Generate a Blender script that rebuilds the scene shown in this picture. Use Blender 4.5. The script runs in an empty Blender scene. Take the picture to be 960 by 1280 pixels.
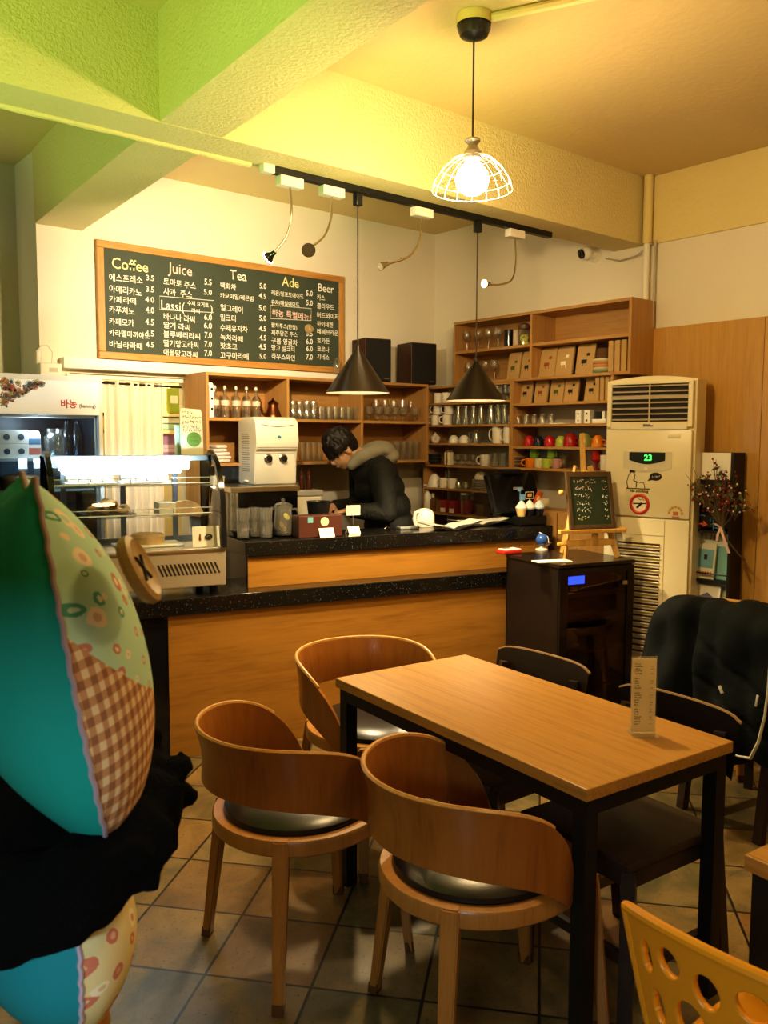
import bpy, bmesh, math, random
from mathutils import Vector, Matrix, Euler
RND = random.Random(11)
scene = bpy.context.scene
COL = scene.collection
PI = math.pi
rad = math.radians

# ---------------------------------------------------------------- camera
FPX = 1069.668
RM = Matrix(((0.76993922, 0.05232019, -0.63596871),
             (-0.63810925, 0.06811278, -0.76692714),
             (0.00319182, 0.9963048, 0.0858287)))
EYE = Vector((0, 0, 1.55))
cd = bpy.data.cameras.new('camera')
cam = bpy.data.objects.new('camera', cd)
COL.objects.link(cam)
M4 = RM.to_4x4(); M4.translation = EYE
cam.matrix_world = M4
cd.sensor_fit = 'VERTICAL'; cd.sensor_height = 17.3; cd.sensor_width = 12.975
cd.lens = FPX * 17.3 / 1280
cd.clip_start = 0.02
cd.dof.use_dof = True; cd.dof.focus_distance = 3.6; cd.dof.aperture_fstop = 4.5
scene.camera = cam

def ray(p): return RM @ Vector(((p[0]-480)/FPX, -(p[1]-640)/FPX, -1))
def onz(px, py, z): d = ray((px, py)); return EYE + d*((z-EYE.z)/d.z)   # measured points on known planes of the room
def onx(px, py, x): d = ray((px, py)); return EYE + d*(x/d.x)
def ony(px, py, y): d = ray((px, py)); return EYE + d*(y/d.y)

# ---------------------------------------------------------------- mesh helpers
def frame(loc=(0,0,0), rot=(0,0,0)):
    return Matrix.Translation(loc) @ Euler(rot).to_matrix().to_4x4()
def new(): return bmesh.new()
def box(bm, c, s, rot=(0,0,0), bev=0.0, seg=2):
    r = bmesh.ops.create_cube(bm, size=1)
    vs = r['verts']
    bmesh.ops.transform(bm, matrix=frame(c, rot) @ Matrix.Diagonal((s[0], s[1], s[2], 1)), verts=vs)
    if bev > 0:
        es = list({e for v in vs for e in v.link_edges})
        bmesh.ops.bevel(bm, geom=es, offset=bev, segments=seg, profile=0.5, affect='EDGES')
    return bm
def bx(x0, x1, y0, y1, z0, z1, bev=0.0, bm=None):
    return box(bm or new(), ((x0+x1)/2, (y0+y1)/2, (z0+z1)/2), (abs(x1-x0), abs(y1-y0), abs(z1-z0)), bev=bev)
def basis(d):
    d = Vector(d).normalized()
    a = Vector((0,0,1)) if abs(d.z) < 0.9 else Vector((1,0,0))
    u = d.cross(a).normalized(); v = d.cross(u)
    return u, v
def cone(bm, p0, p1, r0, r1=None, seg=16, cap=True):
    r1 = r0 if r1 is None else r1
    p0, p1 = Vector(p0), Vector(p1)
    u, v = basis(p1-p0)
    A = [bm.verts.new(p0+(u*math.cos(t)+v*math.sin(t))*r0) for t in [2*PI*i/seg for i in range(seg)]]
    B = [bm.verts.new(p1+(u*math.cos(t)+v*math.sin(t))*r1) for t in [2*PI*i/seg for i in range(seg)]]
    for i in range(seg):
        j = (i+1) % seg
        bm.faces.new((A[i], B[i], B[j], A[j]))
    if cap:
        bm.faces.new(A); bm.faces.new(B[::-1])
    return bm
def lathe(bm, prof, seg=24, c=(0,0,0), m=None):
    c = Vector(c); rings = []
    fx = (lambda v: m @ v) if m is not None else (lambda v: v)
    for r, z in prof:
        if r < 1e-5: rings.append([bm.verts.new(fx(c+Vector((0,0,z))))])
        else: rings.append([bm.verts.new(fx(c+Vector((r*math.cos(2*PI*i/seg), r*math.sin(2*PI*i/seg), z)))) for i in range(seg)])
    for A, B in zip(rings, rings[1:]):
        if len(A) == 1 and len(B) == 1: continue
        for i in range(seg):
            j = (i+1) % seg
            if len(A) == 1: bm.faces.new((A[0], B[j], B[i]))
            elif len(B) == 1: bm.faces.new((A[i], A[j], B[0]))
            else: bm.faces.new((A[i], A[j], B[j], B[i]))
    return bm
def tube(bm, pts, r, seg=8, closed=False, cap=True):
    pts = [Vector(p) for p in pts]; n = len(pts); rings = []
    rs = r if isinstance(r, (list, tuple)) else [r]*n
    u = None
    for i, p in enumerate(pts):
        a = pts[i-1] if (i > 0 or closed) else p
        b = pts[(i+1) % n] if (i < n-1 or closed) else p
        t = (b-a).normalized()
        if u is None: u, v = basis(t)
        else:
            u = (u - t*u.dot(t))
            if u.length < 1e-6: u, v = basis(t)
            u.normalize(); v = t.cross(u)
        rings.append([bm.verts.new(p+(u*math.cos(2*PI*k/seg)+v*math.sin(2*PI*k/seg))*rs[i]) for k in range(seg)])
    prs = list(zip(rings, rings[1:])) + ([(rings[-1], rings[0])] if closed else [])
    for A, B in prs:
        for k in range(seg):
            j = (k+1) % seg
            bm.faces.new((A[k], A[j], B[j], B[k]))
    if cap and not closed:
        bm.faces.new(rings[0][::-1]); bm.faces.new(rings[-1])
    return bm
def ball(bm, c, r, seg=16, rot=(0,0,0)):
    s = r if isinstance(r, (list, tuple)) else (r, r, r)
    n = max(6, seg//2+2)
    return lathe(bm, [(math.sin(PI*k/n) if 0 < k < n else 0, -math.cos(PI*k/n)) for k in range(n+1)], seg, m=frame(c, rot) @ Matrix.Diagonal((s[0], s[1], s[2], 1)))
def prism(bm, poly, d, m):
    """polygon in local xy extruded by d along local z, placed by matrix m"""
    A = [bm.verts.new(m @ Vector((x, y, 0))) for x, y in poly]
    B = [bm.verts.new(m @ Vector((x, y, d))) for x, y in poly]
    n = len(poly)
    bm.faces.new(A[::-1]); bm.faces.new(B)
    for i in range(n):
        j = (i+1) % n
        bm.faces.new((A[i], A[j], B[j], B[i]))
    return bm
def sweep_sheet(bm, rows, thick=None):
    V = [[bm.verts.new(p) for p in r] for r in rows]
    for a, b in zip(V, V[1:]):
        for i in range(len(a)-1): bm.faces.new((a[i], a[i+1], b[i+1], b[i]))
    return V
FRONT = Euler((PI/2, 0, 0)).to_matrix().to_4x4()      # a flat drawing stood up, seen from -y
def stood(x, y, z, rz=0, tilt=0): return Matrix.Translation((x, y, z)) @ Euler((PI/2+tilt, 0, rz)).to_matrix().to_4x4()
def text(bm, s, size, m, ax='LEFT', off=0.0, res=2):
    c = bpy.data.curves.new('t', 'FONT'); c.body = s; c.size = size; c.align_x = ax; c.align_y = 'CENTER'
    c.resolution_u = res; c.offset = off
    o = bpy.data.objects.new('t', c); COL.objects.link(o)
    me = o.to_mesh()
    me.transform(m)
    bm.from_mesh(me)
    o.to_mesh_clear(); bpy.data.objects.remove(o); bpy.data.curves.remove(c)
    return bm
def scribble(bm, w, h, m, r=0.0015, rng=RND):
    """a run of handwriting-like strokes, w long and h high"""
    x = 0
    while x < w:
        cw = h*rng.uniform(0.6, 1.0)
        for k in range(rng.choice((2, 3, 3))):
            a = Vector((x+cw*rng.uniform(0, .8), h*rng.uniform(-.5, .5), 0))
            b = a + rng.choice((Vector((cw*.6, 0, 0)), Vector((0, -h*.5, 0)), Vector((cw*.4, h*.3, 0))))
            tube(bm, [m @ a, m @ b], r, 4)
        x += cw*1.15
    return bm
def finish(me, smooth=True, ang=35):
    if smooth:
        for p in me.polygons: p.use_smooth = True
        me.set_sharp_from_angle(angle=rad(ang))
def obj(name, bm, m, parent=None, smooth=True, ang=35, recalc=True, label=None):
    if recalc: bmesh.ops.recalc_face_normals(bm, faces=bm.faces)
    me = bpy.data.meshes.new(name); bm.to_mesh(me); bm.free()
    finish(me, smooth, ang)
    me.materials.append(m)
    o = bpy.data.objects.new(name, me); COL.objects.link(o)
    if parent is not None: o.parent = parent
    if label: o['label'] = label
    return o
def tag(o, label, cat, group=None, kind=None):
    o['label'] = label; o['category'] = cat
    if group: o['group'] = group
    if kind: o['kind'] = kind
    return o
def thing(name, label, cat, loc=(0,0,0), rotz=0, group=None):
    o = bpy.data.objects.new(name, None); COL.objects.link(o)
    o.empty_display_size = 0.05
    o.location = loc; o.rotation_euler = (0, 0, rotz)
    return tag(o, label, cat, group)
def single(name, bm, m, label, cat, loc=(0,0,0), rotz=0, group=None, rot=None, **k):
    o = obj(name, bm, m, **k)
    o.location = loc; o.rotation_euler = rot or (0, 0, rotz)
    return tag(o, label, cat, group)
def struct(name, bm, m, **k):
    o = obj(name, bm, m, **k); o['kind'] = 'structure'; return o
def dup(o, loc=None, rotz=None, label=None, parent=None):
    c = o.copy(); COL.objects.link(c)
    if parent is not None: c.parent = parent
    for ch in list(o.children): dup(ch, parent=c)
    if loc is not None: c.location = loc
    if rotz is not None: c.rotation_euler = (0, 0, rotz)
    if label: c['label'] = label
    return c
def baked(name, bm, m, parent=None, voxel=None, smooth_it=0, sub=0, solid=0, **k):
    """apply remesh / smooth / subdivision to a built shape and keep the result as a plain mesh"""
    o = obj(name, bm, m, None, **k)
    if voxel:
        q = o.modifiers.new('r', 'REMESH'); q.mode = 'VOXEL'; q.voxel_size = voxel
    if smooth_it:
        q = o.modifiers.new('s', 'SMOOTH'); q.factor = 0.5; q.iterations = smooth_it
    if solid:
        q = o.modifiers.new('t', 'SOLIDIFY'); q.thickness = solid; q.offset = 0
    if sub:
        q = o.modifiers.new('u', 'SUBSURF'); q.levels = sub; q.render_levels = sub
    me = bpy.data.meshes.new_from_object(o.evaluated_get(bpy.context.evaluated_depsgraph_get()))
    old = o.data; o.modifiers.clear(); o.data = me; me.name = name; bpy.data.meshes.remove(old)
    if not me.materials: me.materials.append(m)
    for p in me.polygons: p.use_smooth = True
    if parent is not None: o.parent = parent
    return o
ORD = ['first','second','third','fourth','fifth','sixth','seventh','eighth','ninth','tenth','eleventh','twelfth','thirteenth','fourteenth']

# ---------------------------------------------------------------- materials
def base(name, col, rough=0.5, metal=0.0, **k):
    m = bpy.data.materials.new(name); m.use_nodes = True
    b = m.node_tree.nodes['Principled BSDF']
    b.inputs['Base Color'].default_value = (*col, 1)
    b.inputs['Roughness'].default_value = rough
    b.inputs['Metallic'].default_value = metal
    for kk, v in k.items(): b.inputs[kk.replace('_', ' ')].default_value = v
    return m
class G:
    """tiny node graph helper"""
    def __init__(s, m): s.m = m; s.t = m.node_tree; s.b = s.t.nodes.get('Principled BSDF')
    def n(s, typ, **k):
        q = s.t.nodes.new('ShaderNode'+typ)
        for kk, v in k.items():
            if hasattr(q, kk) and kk not in q.inputs: setattr(q, kk, v)
        return q
    def l(s, a, b): s.t.links.new(a, b)
    def coord(s, scale=(1,1,1), rot=(0,0,0), loc=(0,0,0), out='Object'):
        tc = s.n('TexCoord'); mp = s.n('Mapping')
        mp.inputs['Scale'].default_value = scale; mp.inputs['Rotation'].default_value = rot; mp.inputs['Location'].default_value = loc
        s.l(tc.outputs[out], mp.inputs['Vector']); return mp.outputs[0]
    def noise(s, vec, scale=5, det=4, rough=.55, dist=0):
        q = s.n('TexNoise'); q.inputs['Scale'].default_value = scale; q.inputs['Detail'].default_value = det
        q.inputs['Roughness'].default_value = rough; q.inputs['Distortion'].default_value = dist
        s.l(vec, q.inputs['Vector']); return q.outputs['Fac']
    def ramp(s, fac, stops):
        q = s.n('ValToRGB'); e = q.color_ramp.elements
        while len(e) < len(stops): e.new(0.5)
        for el, (p, c) in zip(e, stops): el.position = p; el.color = (*c, 1)
        s.l(fac, q.inputs['Fac']); return q.outputs['Color']
    def math(s, op, a, b=None):
        q = s.n('Math'); q.operation = op
        for i, v in enumerate((a, b)):
            if v is None: continue
            if isinstance(v, (int, float)): q.inputs[i].default_value = v
            else: s.l(v, q.inputs[i])
        return q.outputs[0]
    def mix(s, fac, a, b, mode='MIX'):
        q = s.n('Mix'); q.data_type = 'RGBA'; q.blend_type = mode
        for i, v in ((0, fac), (6, a), (7, b)):
            if isinstance(v, (int, float)): q.inputs[i].default_value = v
            elif isinstance(v, tuple): q.inputs[i].default_value = (*v, 1)
            else: s.l(v, q.inputs[i])
        return q.outputs[2]
    def bump(s, h, st=.3, d=.01):
        q = s.n('Bump'); q.inputs['Strength'].default_value = st; q.inputs['Distance'].default_value = d
        s.l(h, q.inputs['Height']); s.l(q.outputs[0], s.b.inputs['Normal'])
    def col(s, c): s.l(c, s.b.inputs['Base Color'])
def wood(name, c1, c2, scale=3.0, axis=0, rough=0.4, stretch=14, coat=0.0):
    m = base(name, c1, rough); g = G(m)
    sc = [stretch]*3; sc[axis] = 0.9
    v = g.coord(tuple(sc))
    n1 = g.noise(v, scale, 5, .6, .6); n2 = g.noise(v, scale*5, 3, .5, .2)
    f = g.math('ADD', g.math('MULTIPLY', n1, .7), g.math('MULTIPLY', n2, .35))
    g.col(g.ramp(f, [(.3, c2), (.52, c1), (.75, tuple(min(1, x*1.15) for x in c1))]))
    g.bump(f, .05, .004)
    if coat: m.node_tree.nodes['Principled BSDF'].inputs['Coat Weight'].default_value = coat
    return m
def plaster(name, col, bump=.35, scale=60, var=.06):
    m = base(name, col, .85); g = G(m); v = g.coord()
    n = g.noise(v, scale, 6, .62); big = g.noise(v, 2.2, 3)
    a = tuple(x*(1-var*1.6) for x in col)
    g.col(g.mix(big, a, col)); g.bump(n, bump, .012)
    return m
def glass(name, tint=(1,1,1), base_refl=.06, rough=.02, body=0.0):
    m = bpy.data.materials.new(name); m.use_nodes = True; t = m.node_tree
    t.nodes.remove(t.nodes['Principled BSDF'])
    g = G(m)
    tr = g.n('BsdfTransparent'); tr.inputs[0].default_value = (*tint, 1)
    gl = g.n('BsdfGlossy'); gl.inputs['Roughness'].default_value = rough
    lw = g.n('LayerWeight'); lw.inputs['Blend'].default_value = .35
    f = g.math('ADD', g.math('MULTIPLY', g.math('POWER', lw.outputs['Facing'], 2.2), .85), base_refl)
    mx = g.n('MixShader'); g.l(f, mx.inputs[0]); g.l(tr.outputs[0], mx.inputs[1]); g.l(gl.outputs[0], mx.inputs[2])
    out = t.nodes['Material Output']
    if body:
        df = g.n('BsdfDiffuse'); df.inputs[0].default_value = (.9, .88, .8, 1)
        m2 = g.n('MixShader'); m2.inputs[0].default_value = body
        g.l(mx.outputs[0], m2.inputs[1]); g.l(df.outputs[0], m2.inputs[2]); g.l(m2.outputs[0], out.inputs[0])
    else: g.l(mx.outputs[0], out.inputs[0])
    return m
def emit(name, col, st):
    return base(name, col, .5, Emission_Color=(*col, 1), Emission_Strength=st)
def floral(name, ground, a, b, c, scale=22, rough=.9):
    m = base(name, ground, rough); g = G(m); v0 = g.coord()
    sx = g.n('SeparateXYZ'); g.l(v0, sx.inputs[0]); cx_ = g.n('CombineXYZ'); g.l(sx.outputs[1], cx_.inputs[0]); g.l(sx.outputs[2], cx_.inputs[1]); v = cx_.outputs[0]
    vn = g.n('TexVoronoi'); vn.voronoi_dimensions = '2D'; vn.inputs['Scale'].default_value = scale; vn.inputs['Randomness'].default_value = .9; g.l(v, vn.inputs['Vector'])
    wob = g.noise(v, scale*4, 2)
    d = g.math('ADD', vn.outputs['Distance'], g.math('MULTIPLY', g.math('SUBTRACT', wob, .5), .18))
    sep = g.n('SeparateColor'); g.l(vn.outputs['Color'], sep.inputs[0])
    petal = g.ramp(sep.outputs[0], [(.0, a), (.45, a), (.46, b), (.72, b), (.73, c), (1, c)])
    q = g.t.nodes[-1]; q.color_ramp.interpolation = 'CONSTANT'
    heart = g.ramp(sep.outputs[1], [(0, ground), (.5, a), (1, b)])
    size = g.math('ADD', g.math('MULTIPLY', sep.outputs[2], .26), .12)
    inflower = g.math('LESS_THAN', d, size)
    inheart = g.math('LESS_THAN', d, g.math('MULTIPLY', size, .45))
    col = g.mix(inflower, ground, petal); col = g.mix(inheart, col, heart)
    g.col(col); g.bump(g.noise(v, 300, 2), .15, .002)
    return m
# ---------------------------------------------------------------- palette
WHITE = plaster('white_plaster', (.80, .74, .60), .12, 40, .05)
YELLOW = plaster('yellow_plaster', (.80, .68, .32), .30, 45, .07)
BEAM = plaster('rough_yellow_plaster', (.80, .70, .36), .8, 70, .08)
CEIL = plaster('ceiling_plaster', (.72, .57, .28), .25, 30, .10)
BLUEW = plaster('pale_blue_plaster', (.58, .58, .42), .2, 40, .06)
NICHE = plaster('cream_plaster', (.85, .74, .42), .1, 40, .04)
OAK = wood('shelf_oak', (.43, .235, .075), (.33, .165, .045), 3, 0, .45)
OAKV = wood('shelf_oak_upright', (.43, .235, .075), (.33, .165, .045), 3, 2, .45)
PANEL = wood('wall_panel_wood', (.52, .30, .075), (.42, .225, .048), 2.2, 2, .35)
COUNTERW = wood('counter_wood', (.37, .178, .032), (.24, .102, .016), 1.6, 0, .32, 10)
TABLEW = wood('table_wood', (.47, .245, .055), (.27, .125, .022), 3.2, 1, .36, 34)
CHAIRW = wood('chair_plywood', (.36, .140, .026), (.26, .092, .014), 2.2, 2, .28, 12, .25)
CHAIRL = wood('chair_leg_wood', (.42, .195, .045), (.32, .135, .025), 2.4, 2, .32, 14, .15)
FRAMEW = wood('frame_wood', (.50, .26, .07), (.30, .13, .03), 3, 0, .5, 10)
EASELW = wood('easel_pine', (.66, .40, .11), (.52, .28, .06), 2, 2, .45)
DARKW = wood('dark_wood', (.012, .007, .005), (.007, .004, .003), 3, 2, .5)
BLACKM = base('black_steel', (.008, .008, .008), .4)
BLACKP = base('black_plastic', (.012, .012, .013), .35)
BLACKG = base('black_gloss', (.010, .010, .011), .12)
LEATHER = base('black_leather', (.012, .010, .009), .30)
_g = G(LEATHER); _g.bump(_g.noise(_g.coord(), 260, 3), .12, .002)
STEEL = base('brushed_steel', (.62, .58, .50), .28, 1.0)
_g = G(STEEL); _g.bump(_g.noise(_g.coord((1, 60, 60)), 12, 2), .06, .002)
CHROME = base('chrome', (.75, .74, .72), .12, 1.0)
PLASTW = base('white_plastic', (.80, .76, .66), .35)
CREAM = base('cream_plastic', (.80, .72, .50), .38)
CERAM = base('white_ceramic', (.82, .76, .64), .22)
PAPER = base('white_paper', (.85, .82, .72), .8)
KRAFT = base('kraft_paper', (.47, .30, .12), .85)
_g = G(KRAFT); _g.col(_g.mix(_g.noise(_g.coord(), 9, 4), (.40, .25, .095), (.52, .34, .14)))
INK = base('dark_ink', (.02, .015, .012), .8)
CHALK = base('chalk_marks', (.86, .84, .72), .95)
CHALKY = base('yellow_chalk_marks', (.86, .80, .38), .95)
CHALKP = base('pink_chalk_marks', (.88, .62, .55), .95)
BOARD = base('chalkboard_green', (.030, .040, .026), .7)
_g = G(BOARD); _g.col(_g.mix(_g.noise(_g.coord(), 3, 4), (.040, .056, .036), (.070, .088, .058)))
GLASSM = glass('clear_glass', (.985, .99, .975), .15, .08, .022)
GLASST = glass('tumbler_glass', (.99, .995, .985), .12, .04, .055)
GLASSW = glass('wine_glass', (.985, .985, .975), .14, .08, .018)
PANE = glass('pane_glass', (.95, .98, .99), .05, .01)
GRANITE = base('black_granite', (.010, .009, .008), .16)
_g = G(GRANITE); _v = _g.coord()
_vo = _g.n('TexVoronoi'); _vo.inputs['Scale'].default_value = 130; _g.l(_v, _vo.inputs['Vector'])
_sp = _g.math('LESS_THAN', _vo.outputs['Distance'], .16)
_rn = _g.n('SeparateColor'); _g.l(_vo.outputs['Color'], _rn.inputs[0])
_g.col(_g.mix(_g.math('MULTIPLY', _sp, _g.math('GREATER_THAN', _rn.outputs[0], .6)), (.010, .009, .008), (.42, .38, .30)))

# tiled floor: slate-like squares laid on the diagonal
TILE = base('slate_tiles', (.3, .25, .15), .35)
_g = G(TILE); _v = _g.coord((1, 1, 1), (0, 0, rad(-40)), (0, 0, 0))
_s = _g.n('SeparateXYZ'); _g.l(_v, _s.inputs[0])
_S = .3175
_u = _g.math('DIVIDE', _g.math('SUBTRACT', _s.outputs[0], 2.2245), _S)
_w = _g.math('DIVIDE', _g.math('SUBTRACT', _s.outputs[1], .6110), _S)
_fu, _fw = _g.math('FLOOR', _u), _g.math('FLOOR', _w)
_cu, _cw = _g.math('FRACT', _u), _g.math('FRACT', _w)
_eu = _g.math('MINIMUM', _cu, _g.math('SUBTRACT', 1, _cu)); _ew = _g.math('MINIMUM', _cw, _g.math('SUBTRACT', 1, _cw))
_edge = _g.math('MINIMUM', _eu, _ew)
_wob = _g.math('MULTIPLY', _g.math('SUBTRACT', _g.noise(_v, 26, 3), .5), .012)
_gr = _g.math('LESS_THAN', _g.math('ADD', _edge, _wob), .014)
_cb = _g.n('CombineXYZ'); _g.l(_fu, _cb.inputs[0]); _g.l(_fw, _cb.inputs[1])
_wn = _g.n('TexWhiteNoise'); _g.l(_cb.outputs[0], _wn.inputs['Vector'])
_tone = _g.ramp(_wn.outputs['Value'], [(0, (.10, .11, .055)), (.22, (.26, .17, .06)), (.45, (.34, .22, .08)), (.62, (.29, .125, .035)), (.80, (.075, .095, .06)), (1, (.36, .24, .10))])
_sh = _g.n('VectorMath'); _sh.operation = 'ADD'; _g.l(_v, _sh.inputs[0]); _g.l(_wn.outputs['Color'], _sh.inputs[1])
_big = _g.noise(_sh.outputs[0], 6, 5, .6, .6)
_mot = _g.ramp(_big, [(.32, (.045, .065, .05)), (.48, (.22, .15, .06)), (.66, (.42, .28, .12))])
_c = _g.mix(.5, _tone, _mot)
_pit = _g.math('GREATER_THAN', _g.noise(_v, 90, 3, .6), .64)
_c = _g.mix(_g.math('MULTIPLY', _pit, .7), _c, (.05, .04, .025))
_c = _g.mix(1.0, _c, (.80, .80, .74), 'MULTIPLY')
_g.col(_g.mix(_gr, _c, (.022, .016, .010)))
_h = _g.math('SUBTRACT', _g.math('SUBTRACT', _g.math('MULTIPLY', _big, .35), _g.math('MULTIPLY', _gr, .8)), _g.math('MULTIPLY', _pit, .3))
_g.bump(_h, .35, .006)

# ---------------------------------------------------------------- room shell
XL, XR, YF, YB, HC = -2.6, 4.45, -2.2, 4.78, 3.06
struct('floor', bx(XL-.1, XR+.1, YF-.1, 6.2, -.1, 0), TILE, smooth=False)
struct('ceiling', bx(XL-.1, XR+.1, YF-.1, 6.2, HC, HC+.1), CEIL, smooth=False)
struct('wall_right', bx(XR, XR+.1, YF, 6.1, 0, HC), WHITE, smooth=False)
struct('wall_left', bx(XL-.1, XL, YF, 6.1, 0, HC), YELLOW, smooth=False)
struct('wall_front', bx(XL, XR, YF-.1, YF, 0, HC), YELLOW, smooth=False)
# chalkboard wall, with a curtained doorway through it
b = new()
bx(1.55, 1.686, YB, 5.11, 0, HC, bm=b); bx(1.686, 2.421, YB, 4.86, 1.905, HC, bm=b); bx(2.421, XR, YB, 4.86, 0, HC, bm=b)
struct('wall_back', b, WHITE, smooth=False)
b = new()
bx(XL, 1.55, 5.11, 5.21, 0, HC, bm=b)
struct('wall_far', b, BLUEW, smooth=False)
b = new()
bx(1.45, 1.55, 5.21, 6.0, 0, HC, bm=b); bx(3.2, 3.3, 4.86, 6.0, 0, HC, bm=b); bx(1.45, 3.3, 6.0, 6.1, 0, HC, bm=b)
struct('wall_pantry', b, NICHE, smooth=False)
# main beam, cross beams
struct('trim_1', bx(XL, XR, 2.97, 3.19, 2.68, HC), BEAM, smooth=False, label='long rough plaster ceiling beam')
def crossbeam(n, y0, y1):
    L = lambda y: 1.41+.0735*(y-2.97)
    b = new(); prism(b, [(L(y0), y0), (L(y0)+.253, y0), (L(y1)+.253, y1), (L(y1), y1)], HC-2.682, Matrix.Translation((0, 0, 2.682)))
    struct(n, b, BEAM, smooth=False)
crossbeam('trim_2', YF, 2.97); crossbeam('trim_3', 3.19, YB)
b = new(); pts = [(x, 3.165+RND.uniform(-.004, .004), 2.678) for x in [XL+.02+i*(1.88-XL)/40 for i in range(41)]]
tube(b, pts, [.013+RND.uniform(-.003, .003) for _ in pts], 8)
struct('trim_4', b, BEAM, label='thick plaster bead along the beam edge')
# white ledge board under the chalkboard, door frame of the curtained doorway
struct('trim_5', bx(1.655, 3.60, 4.715, YB, 1.925, 1.985, .004), base('white_ledge_paint', (.86, .82, .70), .5))
b = new(); bx(1.686, 1.70, 4.76, 4.87, 0, 1.905, bm=b); bx(2.405, 2.421, 4.765, 4.87, 0, 1.905, bm=b); bx(1.70, 2.405, 4.80, 4.87, 1.88, 1.905, bm=b)
struct('door_1', b, base('door_frame_paint', (.84, .78, .62), .5), smooth=False)
# right wall: yellow band above, wood panelling below, pipe in the corner
struct('trim_6', bx(4.435, XR, YF, 2.97, 2.676, HC, .003), YELLOW, smooth=False)
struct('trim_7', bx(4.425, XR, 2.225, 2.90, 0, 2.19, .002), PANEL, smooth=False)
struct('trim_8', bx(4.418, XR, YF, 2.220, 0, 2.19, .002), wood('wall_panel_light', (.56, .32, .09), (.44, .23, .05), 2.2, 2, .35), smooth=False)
p = tube(new(), [(4.405, 2.935, 0.0), (4.405, 2.935, 2.676)], .019, 12)
single('drain_pipe', p, PLASTW, 'thin white pipe running up the wall corner beside the upper shelf', 'pipe')
p = tube(new(), [(4.40, 2.93, 2.676), (4.40, 2.93, HC-.002)], .026, 12)
single('pipe_boxing', p, YELLOW, 'yellow painted pipe length in the corner above the white pipe', 'pipe')
b = new(); tube(b, [(4.415, 2.885, 2.69), (4.412, 2.885, 2.4), (4.415, 2.89, 2.2), (4.405, 2.90, 2.18), (4.40, 2.905, 2.1), (4.405, 2.895, 1.7)], .006, 8)
tube(b, [(4.41, 2.90, 2.675), (4.40, 3.0, 2.62), (4.41, 3.12, 2.61), (4.435, 3.24, 2.645)], .004, 8)
single('cable', b, base('grey_cable', (.45, .42, .34), .5), 'thin grey cable looping down the corner from the security camera', 'cable')
b = tube(new(), [(2.31, 2.25, 3.045), (2.42, 2.02, 3.045), (2.62, 1.6, 3.045)], .016, 8)
single('ceiling_conduit', b, YELLOW, 'yellow painted conduit on the ceiling running to the cage lamp', 'conduit')
# ---------------------------------------------------------------- shelving
def shelf_unit(name, label, loc, rotz, w, depth, shelves, uprights, z0, z1, back=None, th=.018, group=None):
    t = thing(name, label, 'shelf', loc, rotz, group)
    for x in uprights:
        zz0 = z0
        if isinstance(x, tuple): x, zz0 = x
        obj('side_panel' if x in (0, w) else 'divider', bx(x-th/2 if 0 < x < w else (0 if x == 0 else w-th), x+th/2 if 0 < x < w else (th if x == 0 else w), 0, depth, zz0, z1, .0015), OAKV, t, smooth=False)
    xs = sorted(u[0] if isinstance(u, tuple) else u for u in uprights)
    for s in shelves:
        if isinstance(s, tuple): z, a, c = s
        else: z, a, c = s, xs[0], xs[-1]
        obj('shelf_board', bx(a+(th if a in (0,) else th/2), c-(th if c == w else th/2), .001, depth, z-th, z, .001), OAK, t, smooth=False)
    if back: obj('back_panel', bx(th, w-th, depth-.008, depth-.001, back, z1-.002), OAK, t, smooth=False)
    return t
shelf_unit('wall_shelf', 'long oak wall shelf of pigeonholes under the big chalkboard', (2.391, 4.5, 0), 0, 1.75, .27, [1.93, 1.668, 1.40], [(0, 1.08), .565, 1.151, 1.75], 1.382, 1.93, 1.39)
UPY = 4.318
shelf_unit('wall_shelf', 'upper oak shelf unit with four compartments high on the right wall', (4.2, UPY, 0), -PI/2, 1.433, .235, [2.348, (2.148, 0, .697), (2.148, .697, 1.433), 1.937], [0, .697, 1.433], 1.919, 2.348, 1.93)
shelf_unit('wall_shelf', 'lower right oak shelf unit with kraft bags and coloured cups beside the air conditioner', (4.2, 3.775, 0), -PI/2, .78, .235, [1.775, 1.642, 1.502, 1.365], [0, (.78, 1.12)], 1.25, 1.918, None, .016)
shelf_unit('wall_shelf', 'corner oak shelf unit holding mugs and jars left of the kraft bag shelves', (4.2, 4.62, 0), -PI/2, .843, .235, [1.918, 1.80, 1.645, 1.517, 1.362, 1.197, 1.02], [0, .843], 0.0, 1.918, None, .014)
t = thing('base_cabinet', 'low oak cabinet under the cup shelves behind the menu easel', 'cabinet', (4.21, 3.775, 0), -PI/2)
obj('carcass', bx(.002, .77, .02, .225, 0, 1.10, .002), OAKV, t, smooth=False)
for k in range(2):
    d = obj('door', bx(.005+.383*k, .381+.383*k, 0, .018, .06, 1.09, .002), OAKV, t, smooth=False)
    obj('knob', ball(new(), (.345+.08*k, -.012, .9), .012, 10), CHROME, d)
t = thing('work_counter', 'low dark worktop under the oak pigeonholes behind the barista', 'counter', (2.96, 4.46, 0))
obj('carcass', bx(0, 1.2, .02, .31, 0, .86, .002), DARKW, t, smooth=False)
obj('worktop', bx(-.01, 1.21, 0, .315, .86, .89, .003), STEEL, t, smooth=False)

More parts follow.
